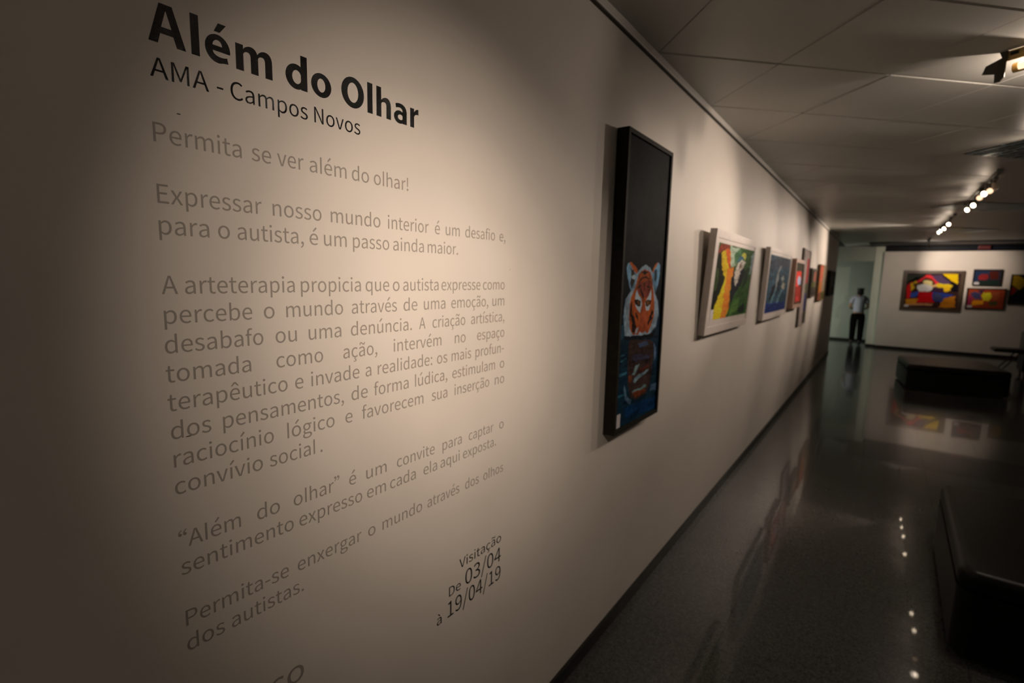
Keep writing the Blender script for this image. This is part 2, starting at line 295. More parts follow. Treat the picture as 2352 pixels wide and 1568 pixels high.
# ------------------------------------------------------------ wall lettering
# glyph: advance, splines as flat bezier data (left handle, point, right handle)
GLYPHS = {
'!': (290, [[113,326,117,199,136,199,155,199,174,199,177,326,181,453,184,580,185,611,186,642,186,673,159,673,131,673,103,673,104,642,105,611,105,580,109,453],[112,-12,145,-12,178,-12,204,13,204,50,204,88,178,113,145,113,112,113,85,88,85,50,85,13]]),
',': (250, [[61,-155,67,-171,148,-137,199,-69,199,17,199,77,173,113,129,113,96,113,67,92,67,56,67,20,95,-2,128,-2,131,-1,134,-1,138,-1,137,-55,103,-98,48,-122,54,-138]]),
'-': (312, [[41,241,41,220,118,220,195,220,272,220,272,241,272,262,272,283,195,283,118,283,41,283,41,262]]),
'.': (250, [[92,-12,125,-12,157,-12,184,13,184,50,184,88,157,113,125,113,92,113,66,88,66,50,66,13]]),
'/': (352, [[100,131,10,-161,30,-161,50,-161,70,-161,160,131,249,422,339,714,319,714,299,714,280,714,190,422]]),
'0': (499, [[124,-12,250,-12,375,-12,455,102,455,332,455,560,375,671,250,671,124,671,45,560,45,332,45,102],[325,55,250,55,175,55,124,138,124,332,124,524,175,606,250,606,325,606,376,524,376,332,376,138]]),
'1': (499, [[79,23,79,0,200,0,320,0,441,0,441,23,441,46,441,68,397,68,352,68,308,68,308,265,308,462,308,659,287,659,266,659,245,659,210,638,167,623,109,612,109,595,109,578,109,560,148,560,187,560,227,560,227,396,227,232,227,68,177,68,128,68,79,68,79,46]]),
'3': (499, [[134,-12,236,-12,354,-12,449,58,449,176,449,267,387,325,309,343,309,345,309,346,309,348,379,372,426,426,426,506,426,611,345,671,234,671,158,671,100,638,50,593,65,575,80,558,94,540,132,578,178,604,231,604,300,604,343,563,343,500,343,429,297,374,160,374,160,353,160,332,160,311,313,311,365,259,365,179,365,103,310,57,231,57,156,57,107,93,68,132,54,114,40,97,26,79,69,31]]),
'4': (499, [[306,61,306,0,332,0,357,0,383,0,383,61,383,121,383,182,412,182,442,182,471,182,471,204,471,225,471,247,442,247,412,247,383,247,383,385,383,522,383,659,353,659,323,659,292,659,201,518,109,377,18,236,18,218,18,200,18,182,114,182,210,182,306,182,306,121],[306,315,306,247,238,247,171,247,103,247,153,322,204,397,254,472,272,504,290,538,307,569,308,569,309,569,310,569,308,536,306,482,306,450,306,382]]),
'9': (499, [[139,-12,211,-12,334,-12,450,91,450,358,450,567,355,671,228,671,126,671,40,585,40,457,40,321,111,250,221,250,276,250,333,281,373,330,367,126,293,57,209,57,165,57,126,76,97,107,82,90,67,73,52,56,89,17],[363,535,372,399,328,336,279,311,235,311,156,311,117,369,117,457,117,548,165,607,229,607,313,607]]),
':': (250, [[92,351,125,351,157,351,184,376,184,414,184,450,157,477,125,477,92,477,66,450,66,414,66,376],[92,-12,125,-12,157,-12,184,13,184,50,184,88,157,113,125,113,92,113,66,88,66,50,66,13]]),
'A': (546, [[78,220,4,0,31,0,59,0,87,0,109,67,130,134,151,201,231,201,312,201,392,201,413,134,434,67,455,0,484,0,514,0,543,0,468,220,394,439,319,659,288,659,257,659,227,659,152,439],[238,267,172,267,183,301,193,335,204,369,227,443,249,514,270,592,271,592,272,592,273,592,295,515,316,443,340,369,350,335,361,301,371,267,305,267]]),
'C': (573, [[174,-12,339,-12,424,-12,489,22,541,83,526,100,511,118,495,136,453,89,406,61,343,61,217,61,138,165,138,332,138,496,221,598,345,598,402,598,445,573,480,536,495,554,510,572,525,590,487,632,424,671,344,671,177,671,52,542,52,329,52,115]]),
'D': (618, [[91,220,91,0,147,0,203,0,259,0,458,0,566,123,566,332,566,542,458,659,255,659,201,659,146,659,91,659,91,439],[198,68,174,68,174,243,174,417,174,592,198,592,223,592,248,592,404,592,480,499,480,332,480,165,404,68,248,68,223,68]]),
'E': (529, [[91,220,91,0,221,0,350,0,480,0,480,24,480,47,480,71,378,71,276,71,174,71,174,151,174,231,174,311,257,311,340,311,424,311,424,335,424,358,424,382,340,382,257,382,174,382,174,451,174,520,174,589,272,589,371,589,470,589,470,612,470,636,470,659,344,659,217,659,91,659,91,439]]),
'M': (730, [[91,220,91,0,116,0,141,0,165,0,165,122,165,243,165,365,165,422,160,502,155,559,156,559,157,559,158,559,176,509,194,459,211,409,253,295,295,181,336,67,355,67,373,67,392,67,433,181,475,295,516,409,534,459,552,509,569,559,570,559,572,559,573,559,568,502,562,422,562,365,562,243,562,122,562,0,588,0,614,0,639,0,639,220,639,439,639,659,606,659,573,659,540,659,498,542,456,424,414,307,398,262,385,215,368,169,367,169,365,169,364,169,348,215,334,262,317,307,275,424,233,542,191,659,157,659,124,659,91,659,91,439]]),
'N': (650, [[91,220,91,0,117,0,143,0,169,0,169,115,169,231,169,346,169,415,163,486,159,552,160,552,162,552,163,552,186,507,210,462,234,416,314,278,394,139,474,0,502,0,531,0,559,0,559,220,559,439,559,659,533,659,507,659,480,659,480,545,480,431,480,317,480,248,486,174,492,108,490,108,489,108,487,108,464,153,440,198,416,244,336,382,256,521,175,659,147,659,119,659,91,659,91,439]]),
'O': (667, [[168,-12,334,-12,499,-12,615,120,615,332,615,543,499,671,334,671,168,671,52,543,52,332,52,120],[452,61,334,61,215,61,138,167,138,332,138,496,215,598,334,598,452,598,530,496,530,332,530,167]]),
'P': (569, [[91,220,91,0,118,0,146,0,174,0,174,88,174,175,174,263,210,263,246,263,282,263,427,263,525,326,525,466,525,610,426,659,279,659,216,659,153,659,91,659,91,439],[206,330,174,330,174,417,174,504,174,592,205,592,236,592,268,592,384,592,442,562,442,466,442,371,388,330,272,330,239,330]]),
'V': (517, [[141,220,211,0,243,0,275,0,308,0,377,220,447,439,517,659,489,659,461,659,433,659,397,540,362,421,326,302,304,225,288,162,263,85,261,85,260,85,259,85,235,162,218,225,195,302,159,421,124,540,88,659,59,659,30,659,1,659,71,439]]),
'a': (506, [[113,-12,195,-12,255,-12,310,20,357,58,358,58,359,58,360,58,362,39,364,19,367,0,389,0,412,0,434,0,434,100,434,200,434,300,434,422,385,501,265,501,186,501,118,466,74,437,84,418,95,399,105,380,144,406,195,433,252,433,332,433,352,372,352,309,145,286,53,233,53,127,53,39],[265,55,219,55,170,55,132,76,132,132,132,195,188,236,352,254,352,209,352,164,352,119,305,76]]),
'b': (555, [[253,-12,298,-12,409,-12,510,85,510,252,510,403,442,501,316,501,261,501,207,470,162,433,163,462,164,491,165,520,165,585,165,650,165,716,138,716,110,716,83,716,83,477,83,239,83,0,105,0,126,0,148,0,151,17,153,34,156,50,157,50,158,50,159,50,201,12],[365,58,284,58,252,58,208,70,165,108,165,194,165,279,165,365,211,408,254,432,295,432,388,432,424,360,424,251,424,130]]),
'c': (458, [[146,-12,275,-12,334,-12,389,12,433,49,421,68,409,87,397,105,367,78,327,57,282,57,192,57,131,131,131,244,131,356,196,432,285,432,323,432,354,415,382,389,396,407,410,425,424,443,389,474,345,501,281,501,156,501,47,406,47,244,47,82]]),
'd': (557, [[127,-12,249,-12,308,-12,360,20,397,58,398,58,399,58,400,58,403,38,405,19,407,0,430,0,452,0,475,0,475,239,475,477,475,716,447,716,420,716,392,716,392,653,392,590,392,528,394,500,395,472,397,444,353,479,317,501,259,501,147,501,48,402,48,244,48,81],[312,58,267,58,182,58,132,127,132,245,132,356,195,432,273,432,314,432,352,417,392,380,392,295,392,210,392,124,352,79]]),
'e': (498, [[150,-12,281,-12,346,-12,398,10,441,38,431,56,421,74,412,93,375,68,337,54,290,54,197,54,133,120,128,225,237,225,347,225,457,225,459,237,460,254,460,272,460,411,390,501,265,501,154,501,47,403,47,244,47,83],[214,283,127,283,137,380,198,435,267,435,343,435,388,382,388,283,301,283]]),
'f': (292, [[30,442,30,422,52,422,74,422,96,422,96,281,96,141,96,0,123,0,151,0,178,0,178,141,178,281,178,422,213,422,247,422,281,422,281,444,281,466,281,488,247,488,213,488,178,488,178,514,178,540,178,566,178,629,201,662,247,662,264,662,284,657,302,648,308,670,314,691,320,712,298,721,269,727,238,727,141,727,96,665,96,566,96,540,96,514,96,488,74,487,52,485,30,484,30,463]]),
'g': (507, [[129,-225,247,-225,398,-225,495,-147,495,-56,495,25,437,60,325,60,293,60,260,60,228,60,163,60,143,83,143,113,143,140,156,156,174,172,196,161,223,155,246,155,347,155,425,220,425,325,425,367,409,403,386,425,419,425,452,425,486,425,486,446,486,467,486,488,429,488,372,488,316,488,299,495,274,501,246,501,148,501,64,433,64,326,64,268,95,220,128,195,128,194,128,193,128,192,102,174,74,141,74,101,74,62,93,36,118,21,118,19,118,18,118,16,72,-12,46,-52,46,-94,46,-178],[303,210,246,210,191,210,143,255,143,326,143,398,190,441,246,441,305,441,351,398,351,326,351,255],[353,-168,259,-168,170,-168,118,-135,118,-83,118,-55,132,-25,167,0,189,-5,212,-7,230,-7,258,-7,287,-7,315,-7,379,-7,414,-23,414,-69,414,-120]]),
'h': (546, [[83,239,83,0,110,0,138,0,165,0,165,118,165,236,165,354,214,404,248,429,299,429,363,429,391,390,391,299,391,199,391,100,391,0,418,0,446,0,473,0,473,103,473,206,473,309,473,433,426,501,324,501,257,501,207,464,162,419,163,453,164,486,165,520,165,585,165,650,165,716,138,716,110,716,83,716,83,477]]),
'i': (247, [[83,163,83,0,110,0,138,0,165,0,165,163,165,326,165,488,138,488,110,488,83,488,83,326],[92,589,124,589,156,589,179,611,179,644,179,675,156,697,124,697,92,697,70,675,70,644,70,611]]),
'm': (832, [[83,163,83,0,110,0,138,0,165,0,165,118,165,236,165,354,210,405,251,429,288,429,350,429,379,390,379,299,379,199,379,100,379,0,406,0,433,0,460,0,460,118,460,236,460,354,506,405,546,429,584,429,646,429,674,390,674,299,674,199,674,100,674,0,702,0,729,0,756,0,756,103,756,206,756,309,756,433,709,501,609,501,549,501,498,462,447,407,427,465,388,501,312,501,254,501,203,464,160,417,159,417,159,417,158,417,156,441,153,465,150,488,128,488,105,488,83,488,83,326]]),
'n': (548, [[83,163,83,0,110,0,138,0,165,0,165,118,165,236,165,354,214,404,248,429,299,429,363,429,391,390,391,299,391,199,391,100,391,0,418,0,446,0,473,0,473,103,473,206,473,309,473,433,426,501,324,501,257,501,206,464,160,417,159,417,159,417,158,417,156,441,153,465,150,488,128,488,105,488,83,488,83,326]]),
'o': (545, [[153,-12,272,-12,392,-12,498,82,498,244,498,406,392,501,272,501,153,501,47,406,47,244,47,82],[357,57,272,57,188,57,131,131,131,244,131,356,188,432,272,432,357,432,415,356,415,244,415,131]]),
'p': (557, [[83,25,83,-206,110,-206,138,-206,165,-206,165,-151,165,-96,165,-40,165,-12,164,16,163,45,207,8,254,-12,298,-12,409,-12,510,85,510,252,510,403,442,501,316,501,259,501,204,468,160,432,159,432,159,432,158,432,156,450,153,469,150,488,128,488,105,488,83,488,83,257],[365,58,284,58,252,58,209,70,165,108,165,194,165,279,165,365,212,408,254,432,295,432,388,432,424,360,424,251,424,130]]),
'q': (557, [[392,-148,392,-206,420,-206,447,-206,475,-206,475,25,475,257,475,488,453,488,431,488,409,488,406,473,404,458,401,442,400,442,400,442,399,442,356,480,317,501,259,501,147,501,48,402,48,244,48,81,127,-12,249,-12,306,-12,357,18,397,57,395,27,394,-3,392,-32,392,-90],[312,58,267,58,182,58,132,127,132,245,132,356,195,432,273,432,314,432,352,417,392,380,392,295,392,210,392,124,352,79]]),
'r': (349, [[83,163,83,0,110,0,138,0,165,0,165,105,165,209,165,314,198,397,247,427,288,427,308,427,319,424,335,419,340,443,346,466,351,490,335,498,320,501,299,501,245,501,194,461,160,399,159,399,159,399,158,399,156,429,153,459,150,488,128,488,105,488,83,488,83,326]]),
's': (421, [[141,-12,210,-12,326,-12,388,54,388,133,388,226,310,255,239,281,184,302,134,320,134,366,134,405,163,437,225,437,268,437,302,418,335,394,349,411,362,428,375,445,338,476,284,501,224,501,117,501,56,440,56,362,56,279,129,246,198,221,252,201,309,178,309,129,309,86,278,52,213,52,155,52,111,76,68,111,55,92,42,74,29,56,75,17]]),
't': (339, [[132,-12,236,-12,266,-12,299,-3,326,6,321,27,316,48,310,68,294,61,272,55,254,55,198,55,179,89,179,148,179,239,179,331,179,422,223,422,268,422,312,422,312,444,312,466,312,488,268,488,223,488,179,488,179,534,179,580,179,626,156,626,133,626,111,626,108,580,105,534,102,488,76,487,50,485,24,484,24,463,24,442,24,422,49,422,73,422,97,422,97,332,97,241,97,151,97,53]]),
'u': (546, [[122,-12,226,-12,292,-12,341,23,387,76,388,76,388,76,389,76,391,51,394,25,396,0,418,0,441,0,464,0,464,163,464,326,464,488,437,488,409,488,382,488,382,373,382,257,382,142,335,85,300,59,250,59,185,59,158,98,158,189,158,289,158,388,158,488,131,488,103,488,76,488,76,385,76,282,76,179,76,54]]),
'v': (468, [[129,163,188,0,220,0,252,0,284,0,342,163,399,326,457,488,430,488,403,488,376,488,345,396,314,303,283,210,269,163,253,113,238,67,237,67,235,67,234,67,219,113,204,163,189,210,158,303,128,396,97,488,69,488,40,488,12,488,70,326]]),
'x': (447, [[67,85,13,0,42,0,71,0,100,0,122,38,144,76,165,114,183,144,198,174,215,201,216,201,218,201,219,201,238,174,256,144,272,114,296,76,320,38,344,0,374,0,404,0,434,0,381,82,327,164,273,246,323,327,372,408,422,488,393,488,365,488,336,488,316,453,296,417,276,381,261,353,247,327,233,299,231,299,230,299,228,299,212,327,195,353,181,381,159,417,137,453,115,488,85,488,56,488,26,488,76,410,125,332,174,254,121,170]]),
'à': (506, [[113,-12,195,-12,255,-12,310,20,357,58,358,58,359,58,360,58,362,39,364,19,367,0,389,0,412,0,434,0,434,100,434,200,434,300,434,422,385,501,265,501,186,501,118,466,74,437,84,418,95,399,105,380,144,406,195,433,252,433,332,433,352,372,352,309,145,286,53,233,53,127,53,39],[265,55,219,55,170,55,132,76,132,132,132,195,188,236,352,254,352,209,352,164,352,119,305,76],[231,627,283,575,297,589,311,603,326,617,278,673,230,728,183,784,164,766,145,748,126,730,178,679]]),
'ã': (506, [[113,-12,195,-12,255,-12,310,20,357,58,358,58,359,58,360,58,362,39,364,19,367,0,389,0,412,0,434,0,434,100,434,200,434,300,434,422,385,501,265,501,186,501,118,466,74,437,84,418,95,399,105,380,144,406,195,433,252,433,332,433,352,372,352,309,145,286,53,233,53,127,53,39],[265,55,219,55,170,55,132,76,132,132,132,195,188,236,352,254,352,209,352,164,352,119,305,76],[271,580,342,580,411,580,440,639,442,716,424,717,406,718,388,718,384,673,370,640,341,640,294,640,267,724,196,724,126,724,98,666,95,588,114,587,132,586,150,584,153,633,166,665,197,665,244,665]]),
'ç': (458, [[178,-214,181,-227,287,-222,345,-193,345,-135,345,-94,318,-76,272,-64,280,-46,288,-28,296,-11,347,-5,395,16,433,49,421,68,409,87,397,105,367,78,327,57,282,57,192,57,131,131,131,244,131,356,196,432,285,432,323,432,354,415,382,389,396,407,410,425,424,443,389,474,345,501,281,501,156,501,47,406,47,244,47,96,129,5,243,-10,230,-36,218,-62,205,-88,262,-97,282,-111,282,-137,282,-166,257,-181,173,-186,175,-200]]),
'é': (498, [[150,-12,281,-12,346,-12,398,10,441,38,431,56,421,74,412,93,375,68,337,54,290,54,197,54,133,120,128,225,237,225,347,225,457,225,459,237,460,254,460,272,460,411,390,501,265,501,154,501,47,403,47,244,47,83],[214,283,127,283,137,380,198,435,267,435,343,435,388,382,388,283,301,283],[237,589,251,575,303,627,355,679,407,730,388,748,370,766,351,784,303,728,256,673,209,617,223,603]]),
'ê': (498, [[150,-12,281,-12,346,-12,398,10,441,38,431,56,421,74,412,93,375,68,337,54,290,54,197,54,133,120,128,225,237,225,347,225,457,225,459,237,460,254,460,272,460,411,390,501,265,501,154,501,47,403,47,244,47,83],[214,283,127,283,137,380,198,435,267,435,343,435,388,382,388,283,301,283],[148,650,110,603,121,593,133,582,145,571,184,609,223,647,263,684,264,684,266,684,267,684,306,647,346,609,385,571,397,582,409,593,421,603,382,650,344,697,306,744,278,744,251,744,224,744,186,697]]),
'í': (247, [[83,163,83,0,110,0,138,0,165,0,165,163,165,326,165,488,138,488,110,488,83,488,83,326],[96,589,111,575,163,627,216,679,268,730,248,748,229,766,210,784,162,728,115,673,67,617,82,603]]),
'ó': (545, [[153,-12,272,-12,392,-12,498,82,498,244,498,406,392,501,272,501,153,501,47,406,47,244,47,82],[357,57,272,57,188,57,131,131,131,244,131,356,188,432,272,432,357,432,415,356,415,244,415,131],[243,589,257,575,310,627,363,679,415,730,396,748,377,766,358,784,310,728,263,673,215,617,229,603]]),
'ú': (546, [[122,-12,226,-12,292,-12,341,23,387,76,388,76,388,76,389,76,391,51,394,25,396,0,418,0,441,0,464,0,464,163,464,326,464,488,437,488,409,488,382,488,382,373,382,257,382,142,335,85,300,59,250,59,185,59,158,98,158,189,158,289,158,388,158,488,131,488,103,488,76,488,76,385,76,282,76,179,76,54],[244,589,258,575,311,627,363,679,415,730,396,748,377,766,358,784,311,728,263,673,216,617,230,603]]),
'“': (899, [[644,703,692,727,686,739,680,750,673,762,616,736,561,673,561,593,561,544,593,508,632,508,673,508,693,539,693,566,693,599,671,624,638,624,628,624,618,621,612,617,612,656],[816,703,865,727,859,739,852,750,846,762,789,736,734,673,734,593,734,544,766,508,805,508,845,508,866,539,866,566,866,599,843,624,809,624,799,624,790,621,785,617,785,656]]),
'”': (899, [[255,563,207,539,213,527,219,516,226,504,283,531,338,593,338,673,338,722,306,758,267,758,227,758,206,728,206,700,206,667,228,642,262,642,272,642,281,646,287,649,287,610],[83,563,34,539,40,527,47,516,53,504,111,531,165,593,165,673,165,722,133,758,94,758,54,758,33,728,33,700,33,667,56,642,90,642,100,642,109,646,114,649,114,610]]),
}
BAR = [83, 0, 83, 0, 83, 0, 83, 716, 83, 716, 83, 716, 165, 716, 165, 716, 165, 716, 165, 0, 165, 0, 165, 0]
GLYPHS['l'] = (248, [BAR])
EM = .0478
def word_mesh(word, em, offset=0.0, res=5):
    cu = bpy.data.curves.new('word', 'CURVE'); cu.dimensions = '2D'; cu.fill_mode = 'BOTH'
    cu.resolution_u = res; cu.offset = offset; cu.extrude = .0002
    pen = 0
    for ch in word:
        adv, sps = GLYPHS[ch]
        for sp in sps:
            k = len(sp)//6; s = cu.splines.new('BEZIER'); s.bezier_points.add(k-1); s.use_cyclic_u = True
            for i, p in enumerate(s.bezier_points):
                a = [v/1000*em for v in sp[i*6:i*6+6]]; px = pen/1000*em
                p.handle_left_type = p.handle_right_type = 'FREE'
                p.handle_left = (a[0]+px, a[1], 0); p.co = (a[2]+px, a[3], 0); p.handle_right = (a[4]+px, a[5], 0)
        pen += adv
    ob = bpy.data.objects.new('word', cu); C.objects.link(ob)
    bpy.context.view_layer.update()
    dg = bpy.context.evaluated_depsgraph_get()
    me = bpy.data.meshes.new_from_object(ob.evaluated_get(dg))
    n = len(me.vertices); co = np.empty(n*3); me.vertices.foreach_get('co', co); co = co.reshape(-1, 3)
    polys = [tuple(p.vertices) for p in me.polygons]
    bpy.data.objects.remove(ob); bpy.data.curves.remove(cu); bpy.data.meshes.remove(me)
    return co, polys
def ell(cx, cy, rx, ry, t0=0, t1=360, n=40):
    return [(cx+rx*math.cos(math.radians(t0+(t1-t0)*i/n)), cy+ry*math.sin(math.radians(t0+(t1-t0)*i/n))) for i in range(n+(0 if t1-t0 == 360 else 1))]
def bez(p, n=12):
    a, b, c, d = [Vector((*q, 0)) for q in p]
    return [tuple((a*(1-t)**3+3*b*t*(1-t)**2+3*c*t*t*(1-t)+d*t**3)[:2]) for t in [i/n for i in range(n+1)]]
def rect(x0, x1, y0, y1): return [[(x0, y0), (x1, y0), (x1, y1), (x0, y1)]]
def arch(x0, x1, top=500, sw=148):
    xc = (x0+x1)/2+4
    return [bez([(x0-10, 395), (x0+25, 470), (xc-45, top), (xc, top)])+bez([(xc, top), (xc+85, top), (x1, top-60), (x1, top-205)])
            + [(x1, 0), (x1-sw, 0)]+bez([(x1-sw, 275), (x1-sw, 350), (x1-sw-22, top-122), (x1-sw-62, top-122)])+bez([(x1-sw-62, top-122), (x0+30, top-122), (x0, 345), (x0-10, 290)])]
BOLD = {   # lists of closed shapes, each a list of contours (outer, holes)
 'l': [rect(62, 214, 0, 712)],
 'A': [[[(3, 0), (214, 674), (436, 674), (653, 0), (487, 0), (433, 173), (211, 173), (161, 0)], [(234, 286), (318, 562), (326, 562), (410, 286)]]],
 'o': [[ell(290, 245, 262, 257), ell(290, 245, 104, 146)]],
 'O': [[ell(345, 337, 320, 349), ell(345, 337, 150, 224)]],
 'e': [[ell(268, 246, 246, 256, -10, 292, 50)+[(470, 22), (448, 128)]+bez([(448, 128), (330, 85), (175, 105), (170, 202)]), bez([(170, 300), (176, 350), (210, 402), (268, 402)])+bez([(268, 402), (330, 402), (354, 350), (356, 300)])]],
 'm': [rect(62, 210, 0, 489), [arch(210, 500)[0]], [arch(500, 790)[0]]],
 'h': [rect(62, 214, 0, 712), [arch(214, 522)[0]]],
 'd': [[ell(270, 245, 243, 257), ell(285, 243, 106, 140)], rect(380, 532, 0, 712)],
 'a': [[ell(212, 150, 192, 163), ell(240, 152, 88, 66)], rect(312, 460, 0, 330), [bez([(72, 462), (160, 505), (440, 545), (460, 300)])+[(460, 270), (318, 270)]+bez([(318, 290), (318, 385), (220, 415), (92, 362)])]],
 'r': [rect(62, 212, 0, 489), [bez([(205, 380), (230, 450), (300, 506), (378, 498)])+[(378, 356)]+bez([(378, 356), (290, 368), (222, 340), (205, 255)])]],
}
BOLD['é'] = BOLD['e']+[[[(206, 548), (318, 548), (452, 712), (296, 712)]]]
def bold_mesh(ch, em):
    V = []; F = []; n = 0
    for shape in BOLD[ch]:
        cu = bpy.data.curves.new('b', 'CURVE'); cu.dimensions = '2D'; cu.fill_mode = 'BOTH'; cu.extrude = .0002
        for cont in shape:
            s = cu.splines.new('POLY'); s.points.add(len(cont)-1); s.use_cyclic_u = True
            for p, q in zip(s.points, cont): p.co = (q[0]/1000*em, q[1]/1000*em, 0, 1)
        ob = bpy.data.objects.new('b', cu); C.objects.link(ob); bpy.context.view_layer.update()
        me = bpy.data.meshes.new_from_object(ob.evaluated_get(bpy.context.evaluated_depsgraph_get()))
        co = np.empty(len(me.vertices)*3); me.vertices.foreach_get('co', co); co = co.reshape(-1, 3)
        co[:, 2] += np.where(co[:, 2] > 0, len(V)*.00008, 0)
        V.append(co); F += [tuple(i+n for i in p.vertices) for p in me.polygons]; n += len(co)
        bpy.data.objects.remove(ob); bpy.data.curves.remove(cu); bpy.data.meshes.remove(me)
    return np.concatenate(V), F
def set_word(co, F, z, y0, y1, m, parent, name):
    lo, hi = co[:, 0].min(), co[:, 0].max()
    yy = (co[:, 0]-lo)/(hi-lo)*(y1-y0)
    V = np.column_stack([np.where(co[:, 2] > 0, .00018, .0)+np.where(co[:, 2] > 0, (co[:, 2]-.0002)*.6, 0), yy, co[:, 1]])
    me = bpy.data.meshes.new(name); me.from_pydata(V.tolist(), [], F); me.materials.append(m)
    o = bpy.data.objects.new(name, me); C.objects.link(o); o.parent = parent; o.location = (0, y0, z)
    return o
def text_line(z, words, em, m, parent):
    for wd, y0, y1 in words:
        co, pf = word_mesh(wd, em)
        set_word(co, pf, z, y0, y1, m, parent, 'word' if len(wd) > 1 else 'letter')
TEXT = [
('subtitle', 'thin black lettered line AMA - Campos Novos under the bold title', 'black', [
  (2.1223, [('AMA', 0.3435, 0.4334), ('-', 0.4467, 0.4579), ('Campos', 0.4703, 0.6247), ('Novos', 0.6397, 0.7558)]),
]),
('lettering_paragraph', 'grey lettered single line ending in an exclamation mark, topmost of the grey text', 'grey', [
  (2.0188, [('Permita', 0.342, 0.4854), ('se', 0.504, 0.5425), ('ver', 0.5549, 0.612), ('além', 0.6254, 0.7166), ('do', 0.7307, 0.7783), ('olhar!', 0.7923, 0.9005)]),
]),
('lettering_paragraph', 'two grey lettered lines starting with Expressar', 'grey', [
  (1.9189, [('Expressar', 0.3417, 0.5195), ('nosso', 0.5414, 0.6506), ('mundo', 0.6734, 0.8104), ('interior', 0.8334, 0.9721), ('é', 0.9955, 1.0145), ('um', 1.0377, 1.0957), ('desafio', 1.1198, 1.2602), ('e,', 1.2832, 1.3143)]),
  (1.8667, [('para', 0.3412, 0.4207), ('o', 0.4358, 0.4569), ('autista,', 0.4706, 0.6069), ('é', 0.6204, 0.6406), ('um', 0.6549, 0.7133), ('passo', 0.7302, 0.8369), ('ainda', 0.8494, 0.9545), ('maior.', 0.9686, 1.0889)]),
]),
('lettering_paragraph', 'tallest block of grey lettering, starting with A arteterapia', 'grey', [
  (1.765, [('A', 0.339, 0.364), ('arteterapia', 0.3751, 0.583), ('propicia', 0.5968, 0.7504), ('que', 0.7639, 0.8357), ('o', 0.8473, 0.8693), ('autista', 0.8814, 1.0103), ('expresse', 1.0217, 1.1919), ('como', 1.2043, 1.3153)]),
  (1.7129, [('percebe', 0.3398, 0.4917), ('o', 0.5148, 0.5371), ('mundo', 0.5621, 0.6999), ('através', 0.7236, 0.8599), ('de', 0.8822, 0.9306), ('uma', 0.9544, 1.038), ('emoção,', 1.0623, 1.2316), ('um', 1.2527, 1.3154)]),
  (1.6608, [('desabafo', 0.3379, 0.5117), ('ou', 0.5371, 0.584), ('uma', 0.6116, 0.6939), ('denúncia.', 0.72, 0.9107), ('A', 0.9369, 0.9604), ('criação', 0.9871, 1.1238), ('artística,', 1.1502, 1.3172)]),
  (1.6087, [('tomada', 0.3365, 0.4849), ('como', 0.5369, 0.6453), ('ação,', 0.698, 0.796), ('intervém', 0.8483, 1.0226), ('no', 1.0784, 1.126), ('espaço', 1.1795, 1.319)]),
  (1.5566, [('terapêutico', 0.3364, 0.5594), ('e', 0.5764, 0.5957), ('invade', 0.6142, 0.7419), ('a', 0.76, 0.7772), ('realidade:', 0.7967, 0.9862), ('os', 1.0049, 1.0471), ('mais', 1.0653, 1.1521), ('profun-', 1.1726, 1.3176)]),
  (1.5045, [('dos', 0.3383, 0.4054), ('pensamentos,', 0.4266, 0.6968), ('de', 0.7181, 0.7653), ('forma', 0.7846, 0.8985), ('lúdica,', 0.9214, 1.0476), ('estimulam', 1.069, 1.2723), ('o', 1.2979, 1.3218)]),
  (1.4523, [('raciocínio', 0.3398, 0.525), ('lógico', 0.5548, 0.6705), ('e', 0.6999, 0.72), ('favorecem', 0.7477, 0.9525), ('sua', 0.9846, 1.048), ('inserção', 1.0788, 1.2433), ('no', 1.2724, 1.3236)]),
  (1.4002, [('convívio', 0.3387, 0.4997), ('social', 0.5141, 0.6186), ('.', 0.6322, 0.6374)]),
]),
('lettering_paragraph', 'two grey lettered lines starting with an opening quotation mark', 'grey', [
  (1.2943, [('“Além', 0.3386, 0.4503), ('do', 0.4831, 0.5321), ('olhar”', 0.5636, 0.6799), ('é', 0.7067, 0.7268), ('um', 0.7567, 0.8215), ('convite', 0.8563, 0.9966), ('para', 1.029, 1.1132), ('captar', 1.1458, 1.2691), ('o', 1.3017, 1.3257)]),
  (1.2422, [('sentimento', 0.3398, 0.5618), ('expresso', 0.5753, 0.7438), ('em', 0.7584, 0.8186), ('cada', 0.8324, 0.9234), ('ela', 0.9529, 1.0068), ('aqui', 1.021, 1.1046), ('exposta.', 1.1194, 1.2847)]),
]),
('lettering_paragraph', 'two grey lettered lines starting with Permita-se, lowest full grey block', 'grey', [
  (1.1385, [('Permita-se', 0.3421, 0.5466), ('enxergar', 0.5676, 0.7397), ('o', 0.7601, 0.7832), ('mundo', 0.8059, 0.9474), ('através', 0.9686, 1.1042), ('dos', 1.1313, 1.1979), ('olhos', 1.2206, 1.3277)]),
  (1.0863, [('dos', 0.3414, 0.4093), ('autistas.', 0.4228, 0.5803)]),
]),
]
VM = dict(black=MAT['bvinyl'], grey=MAT['gvinyl'])
TITLE = [('A', .3442, .3998), ('l', .408, .4214), ('é', .4303, .4729), ('m', .4826, .5515), ('d', .5786, .6258), ('o', .6345, .6821), ('O', .7074, .7675), ('l', .7768, .7915), ('h', .8027, .8459), ('a', .8552, .8962), ('r', .9074, .9356)]
t = thing('title_lettering', 'large bold black title Além do Olhar at the top of the wall text', 'lettering')
for ch, y0, y1 in TITLE:
    co, pf = bold_mesh(ch, .094); set_word(co, pf, 2.1777, y0, y1, MAT['bvinyl'], t, 'letter')
